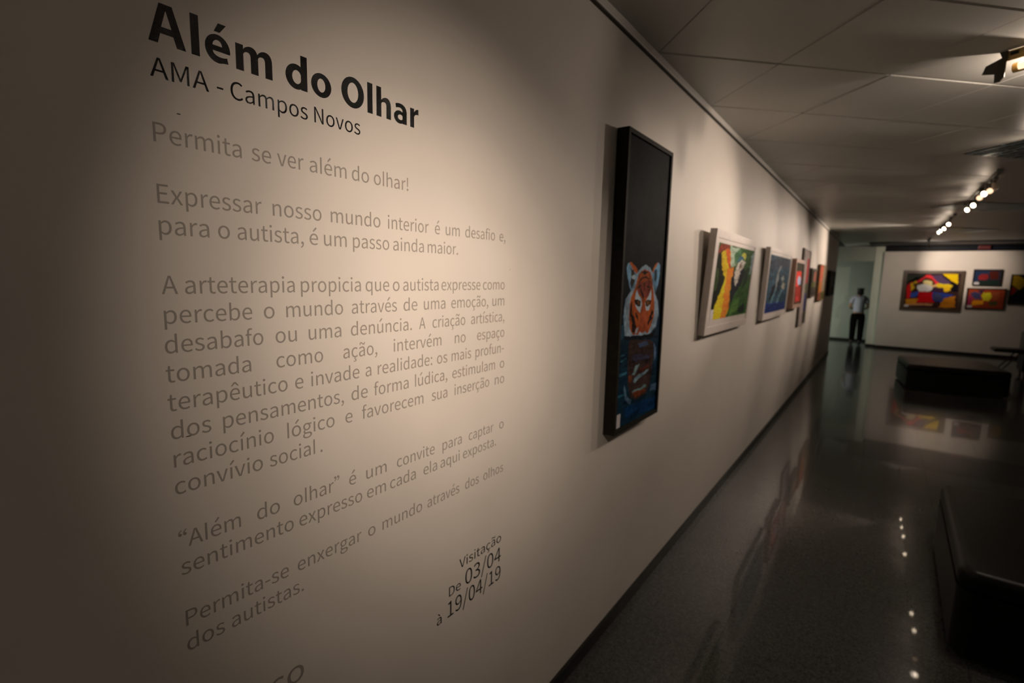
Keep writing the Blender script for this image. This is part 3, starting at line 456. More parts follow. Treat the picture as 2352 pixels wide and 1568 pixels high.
for nm, lab, col, lines in TEXT:
    t = thing('subtitle_lettering' if nm == 'subtitle' else 'paragraph_lettering', lab, 'lettering', group=None if nm == 'subtitle' else 'grey lettered paragraphs on the long wall')
    for z, words in lines: text_line(z, words, EM, VM[col], t)
t = thing('date_lettering', 'small black visiting dates at the lower right of the wall text', 'lettering')
text_line(.881, [('Visitação', 1.1075, 1.3244)], .0478, MAT['bvinyl'], t)
text_line(.8095, [('De', 1.0608, 1.115)], .0478, MAT['bvinyl'], t)
text_line(.8095, [('03/04', 1.1367, 1.3251)], .078, MAT['bvinyl'], t)
text_line(.741, [('à', 1.008, 1.0287)], .0478, MAT['bvinyl'], t)
text_line(.741, [('19/04/19', 1.0549, 1.3256)], .078, MAT['bvinyl'], t)
t = thing('footer_lettering', 'two larger dark letters cut off by the lower edge of the photo', 'lettering')
text_line(.872, [('co', .492, .574)], .080, MAT['gvinyl'], t)

# ------------------------------------------------------------ pictures
PAINT = {'tiger':((17,18,16),[((18,38,45),[(-0.019,0.677),(1.128,0.706),(1.085,1.009),(0.037,1.001)]),((40,62,70),[(0.008,0.635),(0.13,0.62),(0.118,0.675),(0.021,0.681)]),((24,34,42),[(0.878,0.617),(1.08,0.6),(1.111,0.713),(0.841,0.704)]),((60,85,95),[(0.045,0.6),(0.076,0.543),(0.169,0.521),(0.264,0.67),(0.089,0.67)]),((60,80,90),[(0.806,0.534),(0.905,0.551),(0.955,0.608),(0.895,0.659),(0.759,0.681)]),((150,148,142),[(0.297,0.461),(0.351,0.44),(0.439,0.425),(0.524,0.419),(0.621,0.425),(0.689,0.443),(0.726,0.466),(0.761,0.499),(0.833,0.532),(0.901,0.56),(0.93,0.61),(0.866,0.658),(0.724,0.68),(0.266,0.676),(0.113,0.671),(0.072,0.619),(0.06,0.583),(0.093,0.543),(0.177,0.52),(0.268,0.493)]),((118,138,145),[(0.074,0.436),(0.097,0.419),(0.171,0.414),(0.27,0.428),(0.338,0.449),(0.299,0.47),(0.256,0.494),(0.202,0.516),(0.161,0.499),(0.103,0.468)]),((190,80,30),[(0.12,0.418),(0.177,0.414),(0.276,0.426),(0.336,0.44),(0.315,0.453),(0.239,0.441),(0.169,0.428)]),((52,40,32),[(0.159,0.433),(0.239,0.441),(0.285,0.457),(0.264,0.48),(0.208,0.507),(0.171,0.484),(0.192,0.462)]),((160,160,155),[(0.206,0.46),(0.264,0.454),(0.297,0.461),(0.262,0.473),(0.194,0.467)]),((110,135,145),[(0.689,0.443),(0.726,0.43),(0.788,0.41),(0.852,0.405),(0.905,0.416),(0.907,0.449),(0.885,0.484),(0.829,0.52),(0.769,0.499),(0.72,0.466)]),((185,80,30),[(0.689,0.441),(0.711,0.429),(0.781,0.41),(0.852,0.406),(0.819,0.416),(0.748,0.43),(0.726,0.447)]),((40,52,52),[(0.75,0.435),(0.802,0.427),(0.829,0.454),(0.806,0.484),(0.757,0.469)]),((172,72,26),[(0.332,0.473),(0.371,0.452),(0.423,0.44),(0.491,0.436),(0.575,0.437),(0.647,0.446),(0.701,0.469),(0.744,0.504),(0.794,0.54),(0.814,0.57),(0.812,0.616),(0.748,0.65),(0.68,0.675),(0.491,0.672),(0.373,0.674),(0.28,0.671),(0.206,0.64),(0.183,0.603),(0.181,0.562),(0.217,0.535),(0.282,0.505)]),((128,50,32),[(0.355,0.494),(0.419,0.48),(0.608,0.479),(0.678,0.499),(0.66,0.524),(0.583,0.543),(0.449,0.532),(0.363,0.517)]),((40,18,12),[(0.384,0.473),(0.452,0.462),(0.54,0.46),(0.633,0.472),(0.606,0.475),(0.52,0.466),(0.456,0.467),(0.406,0.477)]),((45,20,12),[(0.392,0.445),(0.493,0.44),(0.614,0.443),(0.563,0.449),(0.507,0.456),(0.464,0.448)]),((38,18,10),[(0.342,0.501),(0.423,0.493),(0.437,0.497),(0.359,0.506)]),((38,18,10),[(0.495,0.484),(0.517,0.484),(0.536,0.513),(0.509,0.514)]),((38,18,10),[(0.581,0.494),(0.674,0.504),(0.66,0.507),(0.577,0.499)]),((38,18,10),[(0.357,0.484),(0.398,0.475),(0.417,0.478),(0.371,0.488)]),((38,18,10),[(0.608,0.475),(0.664,0.484),(0.652,0.487),(0.602,0.48)]),((38,18,10),[(0.421,0.506),(0.501,0.525),(0.534,0.547),(0.509,0.546),(0.462,0.526),(0.404,0.509)]),((38,18,10),[(0.654,0.51),(0.588,0.529),(0.567,0.546),(0.583,0.533),(0.627,0.509)]),((185,182,175),[(0.307,0.521),(0.336,0.509),(0.386,0.528),(0.46,0.542),(0.48,0.566),(0.464,0.598),(0.394,0.586),(0.334,0.573),(0.303,0.554)]),((185,182,175),[(0.695,0.508),(0.705,0.531),(0.699,0.569),(0.66,0.589),(0.557,0.587),(0.532,0.572),(0.577,0.552),(0.635,0.529)]),((165,68,32),[(0.452,0.59),(0.483,0.542),(0.534,0.545),(0.592,0.592),(0.664,0.653),(0.652,0.672),(0.456,0.666),(0.433,0.637)]),((20,12,8),[(0.287,0.546),(0.357,0.543),(0.445,0.551),(0.439,0.569),(0.383,0.572),(0.324,0.563)]),((120,66,26),[(0.344,0.55),(0.4,0.549),(0.429,0.558),(0.406,0.566),(0.361,0.562)]),((8,6,5),[(0.377,0.554),(0.402,0.555),(0.404,0.56),(0.383,0.56)]),((20,12,8),[(0.565,0.554),(0.635,0.546),(0.713,0.551),(0.697,0.564),(0.625,0.575),(0.571,0.571)]),((120,66,26),[(0.592,0.555),(0.643,0.55),(0.68,0.555),(0.662,0.564),(0.61,0.569)]),((8,6,5),[(0.625,0.556),(0.649,0.556),(0.652,0.561),(0.627,0.56)]),((38,18,10),[(0.221,0.585),(0.303,0.605),(0.342,0.63),(0.311,0.643),(0.249,0.623)]),((38,18,10),[(0.738,0.584),(0.796,0.595),(0.74,0.614),(0.658,0.621),(0.715,0.604)]),((38,18,10),[(0.635,0.632),(0.718,0.614),(0.79,0.616),(0.705,0.634),(0.662,0.648)]),((38,18,10),[(0.252,0.632),(0.324,0.625),(0.373,0.645),(0.318,0.667),(0.262,0.66)]),((38,18,10),[(0.326,0.587),(0.402,0.607),(0.408,0.622),(0.346,0.607)]),((38,18,10),[(0.223,0.549),(0.247,0.567),(0.235,0.604),(0.206,0.604),(0.2,0.566)]),((150,145,140),[(0.34,0.668),(0.365,0.652),(0.41,0.646),(0.419,0.652),(0.381,0.669)]),((170,165,160),[(0.425,0.671),(0.454,0.663),(0.534,0.671),(0.608,0.666),(0.625,0.677),(0.52,0.679)]),((30,18,14),[(0.421,0.677),(0.627,0.681),(0.608,0.689),(0.445,0.686)]),((14,20,26),[(0.076,0.669),(0.266,0.674),(0.658,0.689),(1.064,0.696),(1.066,0.702),(0.592,0.696),(0.272,0.692),(0.122,0.684)]),((58,36,28),[(0.241,0.688),(0.734,0.703),(0.841,0.719),(0.87,0.773),(0.837,0.824),(0.808,0.886),(0.713,0.916),(0.447,0.923),(0.315,0.904),(0.239,0.86),(0.206,0.762),(0.204,0.71)]),((62,66,78),[(0.433,0.707),(0.666,0.708),(0.707,0.722),(0.489,0.726)]),((66,56,66),[(0.262,0.751),(0.384,0.746),(0.722,0.761),(0.763,0.778),(0.394,0.774)]),((110,118,105),[(0.317,0.821),(0.35,0.81),(0.398,0.786),(0.501,0.787),(0.452,0.804),(0.386,0.825)]),((112,120,112),[(0.357,0.848),(0.414,0.831),(0.643,0.824),(0.746,0.819),(0.755,0.828),(0.483,0.846),(0.392,0.857)]),((100,112,100),[(0.338,0.881),(0.53,0.884),(0.697,0.876),(0.709,0.887),(0.501,0.894),(0.359,0.897)]),((120,52,24),[(0.342,0.89),(0.67,0.893),(0.709,0.905),(0.445,0.916)]),((90,100,115),[(0.849,0.72),(0.922,0.738),(0.932,0.781),(0.895,0.796)]),((110,52,28),[(0.241,0.821),(0.317,0.821),(0.332,0.846),(0.249,0.843)]),((86,34,20),[(0.501,0.807),(0.738,0.801),(0.779,0.813),(0.507,0.822)]),((52,92,95),[(0.031,0.754),(0.179,0.751),(0.181,0.756),(0.039,0.761)]),((50,86,92),[(0.033,0.804),(0.19,0.801),(0.198,0.809),(0.037,0.814)]),((78,92,98),[(0.159,0.845),(0.225,0.893),(0.35,0.916),(0.309,0.933),(0.194,0.904),(0.151,0.863)]),((40,80,85),[(0.027,0.878),(0.155,0.878),(0.159,0.885),(0.031,0.888)]),((70,82,90),[(0.845,0.888),(1.033,0.889),(1.008,0.92),(0.819,0.913)]),((50,88,92),[(0.039,0.736),(0.14,0.736),(0.14,0.74),(0.041,0.74)]),((14,42,66),[(0.188,0.933),(0.981,0.946),(1.002,0.997),(0.204,0.978)])]),'parrot':((46,74,30),[((22,24,14),[(0.019,0.013),(0.186,0.138),(0.236,0.462),(0.158,0.628),(0.04,1.018),(-0.091,1.004)]),((52,66,34),[(-0.035,0.352),(0.053,0.308),(0.087,0.547),(0.006,0.646)]),((120,48,30),[(0.018,0.009),(0.278,-0.006),(0.255,0.05),(0.101,0.106),(0.011,0.154)]),((150,160,130),[(0.276,0.007),(0.543,0.015),(0.468,0.262),(0.394,0.299),(0.344,0.27)]),((60,92,56),[(0.398,0.117),(0.543,0.015),(0.608,0.097),(0.503,0.194),(0.442,0.242)]),((190,150,26),[(0.081,0.134),(0.175,0.068),(0.291,0.072),(0.324,0.209),(0.348,0.292),(0.397,0.321),(0.401,0.547),(0.425,0.765),(0.444,0.886),(0.364,1.011),(0.04,1.018),(0.085,0.798),(0.169,0.629),(0.24,0.462),(0.156,0.343),(0.108,0.226)]),((178,78,30),[(0.155,0.072),(0.28,0.046),(0.32,0.209),(0.353,0.323),(0.309,0.325),(0.239,0.215),(0.196,0.138)]),((205,105,34),[(0.258,0.338),(0.448,0.286),(0.444,0.372),(0.398,0.461),(0.398,0.6),(0.431,0.765),(0.441,0.864),(0.354,1.017),(0.237,1.015),(0.268,0.809),(0.257,0.598),(0.271,0.484)]),((165,40,26),[(0.289,0.233),(0.339,0.275),(0.346,0.323),(0.297,0.316)]),((22,24,28),[(0.405,0.461),(0.456,0.328),(0.518,0.283),(0.71,0.248),(0.776,0.325),(0.7,0.547),(0.599,0.615),(0.558,0.659),(0.506,0.769),(0.456,0.817),(0.419,0.688)]),((176,160,138),[(0.525,0.215),(0.646,0.174),(0.758,0.198),(0.711,0.283),(0.631,0.343),(0.596,0.457),(0.558,0.569),(0.488,0.481),(0.482,0.349)]),((88,66,48),[(0.594,0.233),(0.65,0.194),(0.639,0.275),(0.577,0.345)]),((52,84,98),[(0.489,0.218),(0.565,0.136),(0.658,0.099),(0.713,0.15),(0.574,0.183)]),((170,160,60),[(0.651,0.062),(0.754,0.09),(0.735,0.156),(0.677,0.136),(0.608,0.103)]),((120,132,128),[(0.924,0.092),(0.99,0.02),(1.053,0.009),(1.025,0.253),(0.958,0.383),(0.925,0.354),(0.947,0.209)]),((26,44,22),[(0.748,0.316),(0.9,0.261),(0.891,0.499),(0.747,0.593)]),((74,104,44),[(0.509,0.791),(0.716,0.708),(0.702,0.917),(0.452,1.004)]),((20,36,22),[(0.745,0.875),(0.908,0.813),(0.926,0.985),(0.711,0.971)])]),'blue':((38,58,66),[((44,52,60),[(0.063,0.03),(1.062,-0.03),(1.02,0.153),(0.039,0.267)]),((20,36,80),[(-0.002,0.826),(0.922,0.842),(0.931,0.994),(-0.008,1.023)]),((112,112,102),[(0.356,0.332),(0.502,0.156),(0.542,0.174),(0.456,0.285),(0.444,0.477),(0.393,0.583),(0.36,0.52)]),((120,122,112),[(0.587,0.388),(0.672,0.32),(0.753,0.405),(0.676,0.452)]),((140,132,112),[(0.649,0.539),(0.712,0.452),(0.835,0.494),(0.807,0.585),(0.701,0.595)]),((12,20,24),[(0.131,0.742),(0.202,0.561),(0.339,0.498),(0.377,0.582),(0.265,0.685),(0.169,0.774)]),((18,28,34),[(0.437,0.626),(0.484,0.327),(0.551,0.324),(0.558,0.583),(0.434,0.732)]),((78,104,104),[(0.209,0.817),(0.27,0.706),(0.387,0.562),(0.418,0.615),(0.309,0.738),(0.256,0.824)]),((80,108,110),[(0.483,0.853),(0.572,0.692),(0.698,0.585),(0.725,0.618),(0.609,0.761),(0.52,0.865)]),((28,50,60),[(0.717,0.652),(0.998,0.586),(0.994,0.821),(0.709,0.865)]),((34,46,54),[(0.106,0.085),(0.238,0.073),(0.163,0.3),(0.076,0.303)])]),'red':((48,42,26),[((205,50,35),[(0.153,0.202),(0.772,0.188),(0.828,0.404),(0.471,0.593),(0.171,0.565),(0.167,0.358)]),((150,150,170),[(0.459,0.302),(0.769,0.351),(0.805,0.512),(0.481,0.54),(0.341,0.409)]),((130,36,26),[(0.141,0.591),(0.895,0.568),(1.009,0.942),(0.252,0.961)]),((160,46,40),[(0.35,0.832),(0.717,0.812),(0.755,0.935),(0.366,0.925)])]),'big':((46,28,24),[((46,48,38),[(-0.018,0.032),(0.351,0.026),(0.039,0.302),(-0.01,0.303)]),((10,12,10),[(0.136,0.145),(0.331,0.042),(0.193,0.19),(0.05,0.294),(0.004,0.272)]),((200,150,12),[(0.652,-0.009),(0.959,-0.014),(0.968,0.304),(0.893,0.261),(0.769,0.131)]),((14,10,14),[(0.626,0.036),(0.699,0.043),(0.981,0.333),(0.988,0.511),(0.836,0.518),(0.879,0.322)]),((66,48,66),[(0.437,0.04),(0.658,0.044),(0.854,0.278),(0.713,0.313),(0.583,0.255)]),((190,40,40),[(0.018,0.303),(0.199,0.251),(0.373,0.03),(0.459,0.047),(0.617,0.277),(0.547,0.318),(0.425,0.139),(0.36,0.125),(0.244,0.266),(0.113,0.269)]),((170,25,22),[(0.015,0.333),(0.085,0.316),(0.115,0.719),(0.041,0.753)]),((170,130,20),[(0.083,0.301),(0.196,0.221),(0.213,0.281),(0.163,0.453),(0.114,0.517)]),((70,48,20),[(0.138,0.299),(0.309,0.279),(0.231,0.358),(0.159,0.406)]),((195,150,20),[(0.585,0.271),(0.879,0.322),(0.833,0.488),(0.753,0.521),(0.691,0.403),(0.554,0.393)]),((90,40,20),[(0.381,0.124),(0.467,0.138),(0.541,0.257),(0.536,0.318),(0.477,0.244),(0.397,0.184)]),((205,165,105),[(0.318,0.248),(0.355,0.194),(0.429,0.184),(0.487,0.235),(0.507,0.349),(0.449,0.397),(0.359,0.353)]),((215,205,170),[(0.215,0.451),(0.231,0.358),(0.312,0.309),(0.399,0.322),(0.487,0.35),(0.516,0.44),(0.48,0.509),(0.355,0.541),(0.256,0.519)]),((200,140,90),[(0.495,0.334),(0.579,0.317),(0.59,0.384),(0.513,0.409)]),((50,28,40),[(0.516,0.44),(0.617,0.391),(0.724,0.432),(0.722,0.523),(0.57,0.574),(0.514,0.531)]),((36,50,110),[(0.514,0.531),(0.695,0.569),(0.931,0.606),(0.75,0.718),(0.698,0.819),(0.592,0.809),(0.517,0.683)]),((58,58,80),[(0.55,0.575),(0.677,0.585),(0.721,0.734),(0.634,0.8),(0.553,0.727)]),((40,60,120),[(0.118,0.563),(0.257,0.534),(0.254,0.619),(0.208,0.717),(0.119,0.695)]),((165,16,16),[(0.264,0.553),(0.515,0.546),(0.538,0.744),(0.584,0.841),(0.217,0.869),(0.261,0.696)]),((160,95,20),[(0.75,0.718),(0.953,0.632),(0.969,0.961),(0.671,0.98),(0.7,0.842)]),((150,100,60),[(0.036,0.878),(0.546,0.88),(0.541,0.943),(0.032,0.957)]),((165,105,22),[(0.024,0.754),(0.266,0.757),(0.219,0.899),(0.036,0.942)])]),'small1':((36,32,38),[((30,40,58),[(-0.018,0.095),(0.586,0.049),(0.561,0.226),(0.157,0.736),(0.025,0.885)]),((110,30,28),[(0.151,0.413),(0.28,0.251),(0.504,0.264),(0.565,0.51),(0.476,0.672),(0.173,0.664)]),((66,24,16),[(0.549,0.085),(0.906,0.079),(0.929,0.605),(0.633,0.615)]),((26,36,28),[(0.22,0.733),(0.955,0.674),(0.98,0.99),(0.239,0.985)]),((96,92,86),[(0.0,0.813),(0.161,0.772),(0.192,0.913),(0.012,0.956)])]),'small2':((125,48,24),[((120,36,50),[(-0.011,0.382),(0.161,0.255),(0.153,0.545),(0.099,0.837),(-0.003,0.904)]),((50,48,70),[(0.084,0.231),(0.183,0.139),(0.367,0.216),(0.373,0.502),(0.243,0.553),(0.11,0.373)]),((26,30,48),[(0.266,0.049),(0.443,0.041),(0.369,0.243)]),((165,150,24),[(0.424,0.184),(0.613,0.159),(0.664,0.369),(0.601,0.6),(0.439,0.584),(0.393,0.357)]),((190,115,16),[(0.159,0.631),(0.453,0.582),(0.456,0.81),(0.146,0.863)]),((130,60,30),[(0.657,0.171),(0.854,0.104),(0.87,0.498),(0.73,0.563)]),((66,62,28),[(0.604,0.629),(0.837,0.627),(0.839,0.839),(0.62,0.841)])]),'side':((34,32,24),[((130,100,16),[(-0.043,0.01),(0.185,0.024),(0.334,0.133),(0.36,0.339),(0.229,0.511),(0.011,0.329)]),((100,24,16),[(-0.049,0.331),(0.151,0.494),(0.095,0.647),(-0.017,0.728)]),((16,18,26),[(0.029,0.726),(0.231,0.529),(0.386,0.562),(0.432,0.936),(0.022,0.917)])])}
def rasterise(key, W, H, seed=0, amp=.10):
    bg, shapes = PAINT[key]
    lin = lambda c: np.array(srgb(*c)[:3])
    img = np.empty((H, W, 3)); img[:] = lin(bg)
    yy, xx = np.mgrid[0:H, 0:W]; x = (xx+.5)/W; y = (yy+.5)/H
    w0 = np.random.RandomState(seed+5)
    def warp(gx, gy):
        g = w0.rand(gy+2, gx+2); fy = np.clip(y, 0, .9999)*gy; fx = x*gx; iy = fy.astype(int); ix = fx.astype(int); ty = fy-iy; tx = fx-ix
        ty = ty*ty*(3-2*ty); tx = tx*tx*(3-2*tx)
        return (g[iy, ix]*(1-tx)*(1-ty)+g[iy, ix+1]*tx*(1-ty)+g[iy+1, ix]*(1-tx)*ty+g[iy+1, ix+1]*tx*ty)-.5
    asp = .38 if key == 'tiger' else 1.0
    x0_, y0_ = x, y
    dx, dy = warp(14, 30)*.030+warp(40, 90)*.016, (warp(14, 30)*.030+warp(40, 90)*.016)*asp
    if key == 'tiger': dx, dy = dx*.45, dy*.45
    x, y = x0_+dx, y0_+dy
    for c, pts in shapes:
        ins = np.zeros((H, W), bool); k = len(pts)
        for i in range(k):
            x0, y0 = pts[i]; x1, y1 = pts[(i+1) % k]
            if y0 == y1: continue
            cond = ((y0 > y) != (y1 > y)) & (x < (x1-x0)*(y-y0)/(y1-y0)+x0)
            ins ^= cond
        img[ins] = lin(c)
    x, y = x0_, y0_
    rng = np.random.RandomState(seed)
    def fld(gx, gy):
        g = rng.rand(gy+2, gx+2); fy = y*gy; fx = x*gx; iy = fy.astype(int); ix = fx.astype(int); ty = fy-iy; tx = fx-ix
        return (g[iy, ix]*(1-tx)*(1-ty)+g[iy, ix+1]*tx*(1-ty)+g[iy+1, ix]*(1-tx)*ty+g[iy+1, ix+1]*tx*ty)-.5
    nz = fld(9, 24)*1.2+fld(30, 80)*1.1+fld(70, 150)*.9+(fld(6, 150)*1.6*(y > .70) if key == 'tiger' else 0)
    return np.clip(img*(1+amp*2*nz[..., None])*ART_GAIN, 0, 1)
ART_GAIN = np.array([2.0, 2.3, 2.8])     # photographed colours were sampled in dim light
def canvas(key, p0, p1, z0, z1, W, H, off, parent, axis='x', gain=1.0, amp=.1):
    """flat painted canvas; axis x: lies in the plane x=off, runs along +y; axis y: plane y=off, runs along +x"""
    img = rasterise(key, W, H, seed=len(key), amp=amp)*gain
    us = np.linspace(p0, p1, W+1); zs = np.linspace(z1, z0, H+1)
    U, Z = np.meshgrid(us, zs)
    if axis == 'x': V = np.stack([np.full_like(U, off), U, Z], -1)
    else: V = np.stack([U, np.full_like(U, off), Z], -1)
    V = V.reshape(-1, 3); idx = np.arange((W+1)*(H+1)).reshape(H+1, W+1)
    q = np.stack([idx[1:, :-1], idx[1:, 1:], idx[:-1, 1:], idx[:-1, :-1]], -1).reshape(-1, 4)
    me = bpy.data.meshes.new('canvas'); me.from_pydata(V.tolist(), [], q.tolist())
    a = me.color_attributes.new('paint', 'FLOAT_COLOR', 'CORNER')
    col = np.ones((H*W, 4, 4), np.float32); col[:, :, :3] = img.reshape(-1, 1, 3)
    a.data.foreach_set('color', col.ravel())
    me.materials.append(MAT['art'])
    o = bpy.data.objects.new('canvas', me); C.objects.link(o); o.parent = parent
    return o
def frame_x(parent, y0, y1, z0, z1, x0, x1, lip, m, name='frame', lean=0.0):
    """picture frame on the long wall made of four mitred rails"""
    b = MB()
    for (a, c) in (((y0, z1), (y1, z1)), ((y1, z1), (y1, z0)), ((y1, z0), (y0, z0)), ((y0, z0), (y0, z1))):
        cy, cz = (y0+y1)/2, (z0+z1)/2
        inn = lambda p: (p[0]+(lip if p[0] < cy else -lip), p[1]+(lip if p[1] < cz else -lip))
        ia, ic = inn(a), inn(c)
        b.prism([(x0, *a), (x0, *c), (x0, *ic), (x0, *ia)], [(x1, *a), (x1, *c), (x1, *ic), (x1, *ia)])
    return b.build(name, m, parent)
def frame_y(parent, x0, x1, z0, z1, y0, y1, lip, m):
    b = MB(); cx, cz = (x0+x1)/2, (z0+z1)/2
    for (a, c) in (((x0, z1), (x1, z1)), ((x1, z1), (x1, z0)), ((x1, z0), (x0, z0)), ((x0, z0), (x0, z1))):
        inn = lambda p: (p[0]+(lip if p[0] < cx else -lip), p[1]+(lip if p[1] < cz else -lip))
        ia, ic = inn(a), inn(c)
        b.prism([(a[0], y0, a[1]), (c[0], y0, c[1]), (ic[0], y0, ic[1]), (ia[0], y0, ia[1])], [(a[0], y1, a[1]), (c[0], y1, c[1]), (ic[0], y1, ic[1]), (ia[0], y1, ia[1])])
    return b.build('frame', m, parent)
def tilt_x(o, ang, z):     # lean a picture outward at the top, about its lower edge
    o.rotation_euler = (0, ang, 0)
Z = 1.81
# tiger
t = thing('framed_painting', 'tall narrow black framed painting of a tiger head above water', 'painting', (0, 2.10, 1.08))
def rel(o, y, z):        # children are modelled in wall coordinates, then moved to their parent
    for ch in o.children: ch.location = (ch.location[0], ch.location[1]-y, ch.location[2]-z)
frame_x(t, 2.10, 2.66, 1.08, 2.459, .004, .060, .020, MAT['blackframe'])
MB().box(.006, .040, 2.118, 2.642, 1.098, 2.441).build('backing_board', MAT['joint'], t)
canvas('tiger', 2.125, 2.635, 1.103, 2.436, 210, 540, .052, t, gain=np.array([.50, .62, .70]), amp=.28)
MB().box(.0523, .0530, 2.128, 2.176, 1.106, 1.172).build('title_card', MAT['paper'], t)['label'] = 'small white caption card in the lower corner'
MB().box(.0520, .0522, 2.125, 2.1251, 1.2, 1.3)
rel(t, 2.10, 1.08)
PG = 'pictures along the long wall'
t['group'] = PG
def wall_picture(label, y0, y1, z0, z1, depth, lip, m, key=None, inset=(0, 0, 0, 0), W=120, H=110, lean=0, amp=.1, gain=1.0, mount=None, card=False):
    t = thing('framed_painting', label, 'painting', (0, y0, z0), group=PG)
    frame_x(t, y0, y1, z0, z1, .004, depth, lip, m)
    a, b, c, d = inset; md, cdp = (.004, .003) if mount else (.014, .010)
    MB().box(.005, depth-md, y0+lip*.5, y1-lip*.5, z0+lip*.5, z1-lip*.5).build('mount' if mount else 'backing_board', mount or MAT['joint'], t)
    if key: canvas(key, y0+lip+a, y1-lip-b, z0+lip+c, z1-lip-d, W, H, depth-cdp, t, amp=amp, gain=gain)
    if card: MB().box(depth-cdp+.0002, depth-cdp+.001, y0+lip+a, y0+lip+a+.07, z0+lip+c, z0+lip+c+.075).build('title_card', MAT['paper'], t)
    rel(t, y0, z0)
    if lean: t.rotation_euler = (0, lean, 0)
    return t
wall_picture('white framed painting of yellow and black macaws on green', 3.50, 4.80, Z-.375, Z+.345, .050, .055, MAT['whiteframe'], 'parrot', (.045, .0, .045, .03), 150, 110, lean=.055, mount=MAT['whiteframe'], card=True, gain=.62, amp=.26)
wall_picture('white framed blue grey painting with a pale animal, right of the macaw painting', 5.56, 7.04, Z-.395, Z+.345, .050, .04, MAT['whiteframe'], 'blue', (.03, .03, .03, .03), 150, 100, lean=.03, amp=.36, gain=.8, mount=MAT['whiteframe'])
wall_picture('dark picture with a glowing red figure in a pale wooden frame, beside the blue painting', 7.42, 8.28, Z-.345, Z+.305, .075, .05, MAT['pinkwood'], 'red', (0, 0, 0, 0), 90, 80)
PAINT['tall'] = ((120, 104, 92), [((40, 36, 32), [(0, 0), (.16, 0), (.16, 1), (0, 1)]), ((130, 40, 36), [(.62, .12), (.95, .1), (.95, .42), (.62, .45)]), ((60, 62, 34), [(.62, .45), (.95, .42), (.95, .55), (.62, .6)]), ((34, 36, 62), [(.62, .6), (.95, .56), (.95, .82), (.62, .84)]), ((52, 46, 34), [(.62, .84), (.95, .82), (.95, 1), (.62, 1)])])
PAINT['hill'] = ((96, 84, 66), [((48, 46, 34), [(0, 0), (.5, 0), (.42, .4), (.5, 1), (0, 1)]), ((132, 76, 58), [(.5, .05), (.95, .05), (.95, .42), (.45, .45)]), ((76, 74, 34), [(.2, .5), (.8, .46), (.8, .66), (.2, .7)]), ((50, 42, 34), [(.1, .7), (.9, .68), (.95, 1), (.1, 1)])])
PAINT['orange'] = ((150, 96, 66), [((168, 84, 58), [(0, 0), (.7, 0), (.6, .4), (0, .5)]), ((150, 88, 40), [(0, .5), (.5, .45), (.5, .75), (0, .8)]), ((110, 96, 74), [(.6, 0), (1, 0), (1, .8), (.55, .7)]), ((70, 66, 34), [(.5, .75), (1, .78), (1, 1), (.5, 1)]), ((110, 60, 40), [(0, .8), (.5, .76), (.5, 1), (0, 1)])])
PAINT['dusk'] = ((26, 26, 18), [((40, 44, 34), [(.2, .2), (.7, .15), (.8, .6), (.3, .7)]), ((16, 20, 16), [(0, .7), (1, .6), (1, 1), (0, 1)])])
wall_picture('very tall slim pale picture with dark edges on the long wall', 8.50, 9.32, Z-.655, Z+.50, .032, .018, MAT['greyframe'], 'tall', W=40, H=90)
wall_picture('small picture with a muted brown landscape, right after the tall slim banner picture', 9.52, 10.32, Z-.24, Z+.235, .05, .03, MAT['brownframe'], 'hill', W=50, H=40, gain=.8)
wall_picture('orange toned picture, last but one on the long wall', 10.75, 12.0, Z-.335, Z+.335, .05, .012, MAT['goldframe'], 'orange', W=60, H=50, gain=.6)
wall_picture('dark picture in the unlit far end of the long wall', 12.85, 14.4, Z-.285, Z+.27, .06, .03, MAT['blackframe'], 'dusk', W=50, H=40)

def far_picture(label, x0, x1, z0, z1, lip, m, key, W, H, card=None, crop=1.0):
    t = thing('framed_painting', label, 'painting', (x0, 17.75, z0), group='pictures on the far partition')
    frame_y(t, x0, x1, z0, z1, 17.69, 17.745, lip, m)
    MB().box(x0+lip*.5, x1-lip*.5, 17.712, 17.745, z0+lip*.5, z1-lip*.5).build('backing_board', MAT['joint'], t)
    canvas(key, x0+lip, x1-lip, z0+lip, z1-lip, W, H, 17.705, t, axis='y', gain=.74)
    if card: MB().box(x0+lip+.01, x0+lip+.11, 17.703, 17.7045, z0+lip+.005, z0+lip+.06).build('title_card', MAT['paper'], t)
    for ch in t.children: ch.location = (-x0, -17.75, -z0)
    return t
far_picture('large colourful painting of a figure in white and red, in a brown and gold frame', 1.425, 2.70, Z-.685, Z+.395, .080, MAT['brownframe'], 'big', 150, 120, card=True)
far_picture('small dark blue and red painting, upper of the two stacked on the partition', 2.86, 3.40, Z+.02, Z+.44, .022, MAT['blackframe'], 'small1', 70, 55, card=True)
far_picture('orange, red and yellow abstract painting, lower of the two stacked on the partition', 2.78, 3.53, Z-.585, Z-.045, .028, MAT['blackframe'], 'small2', 80, 60, card=True)
far_picture('yellow, dark red and blue painting cut by the right edge of the photo', 3.58, 4.30, Z-.44, Z+.32, .022, MAT['blackframe'], 'side', 70, 70)

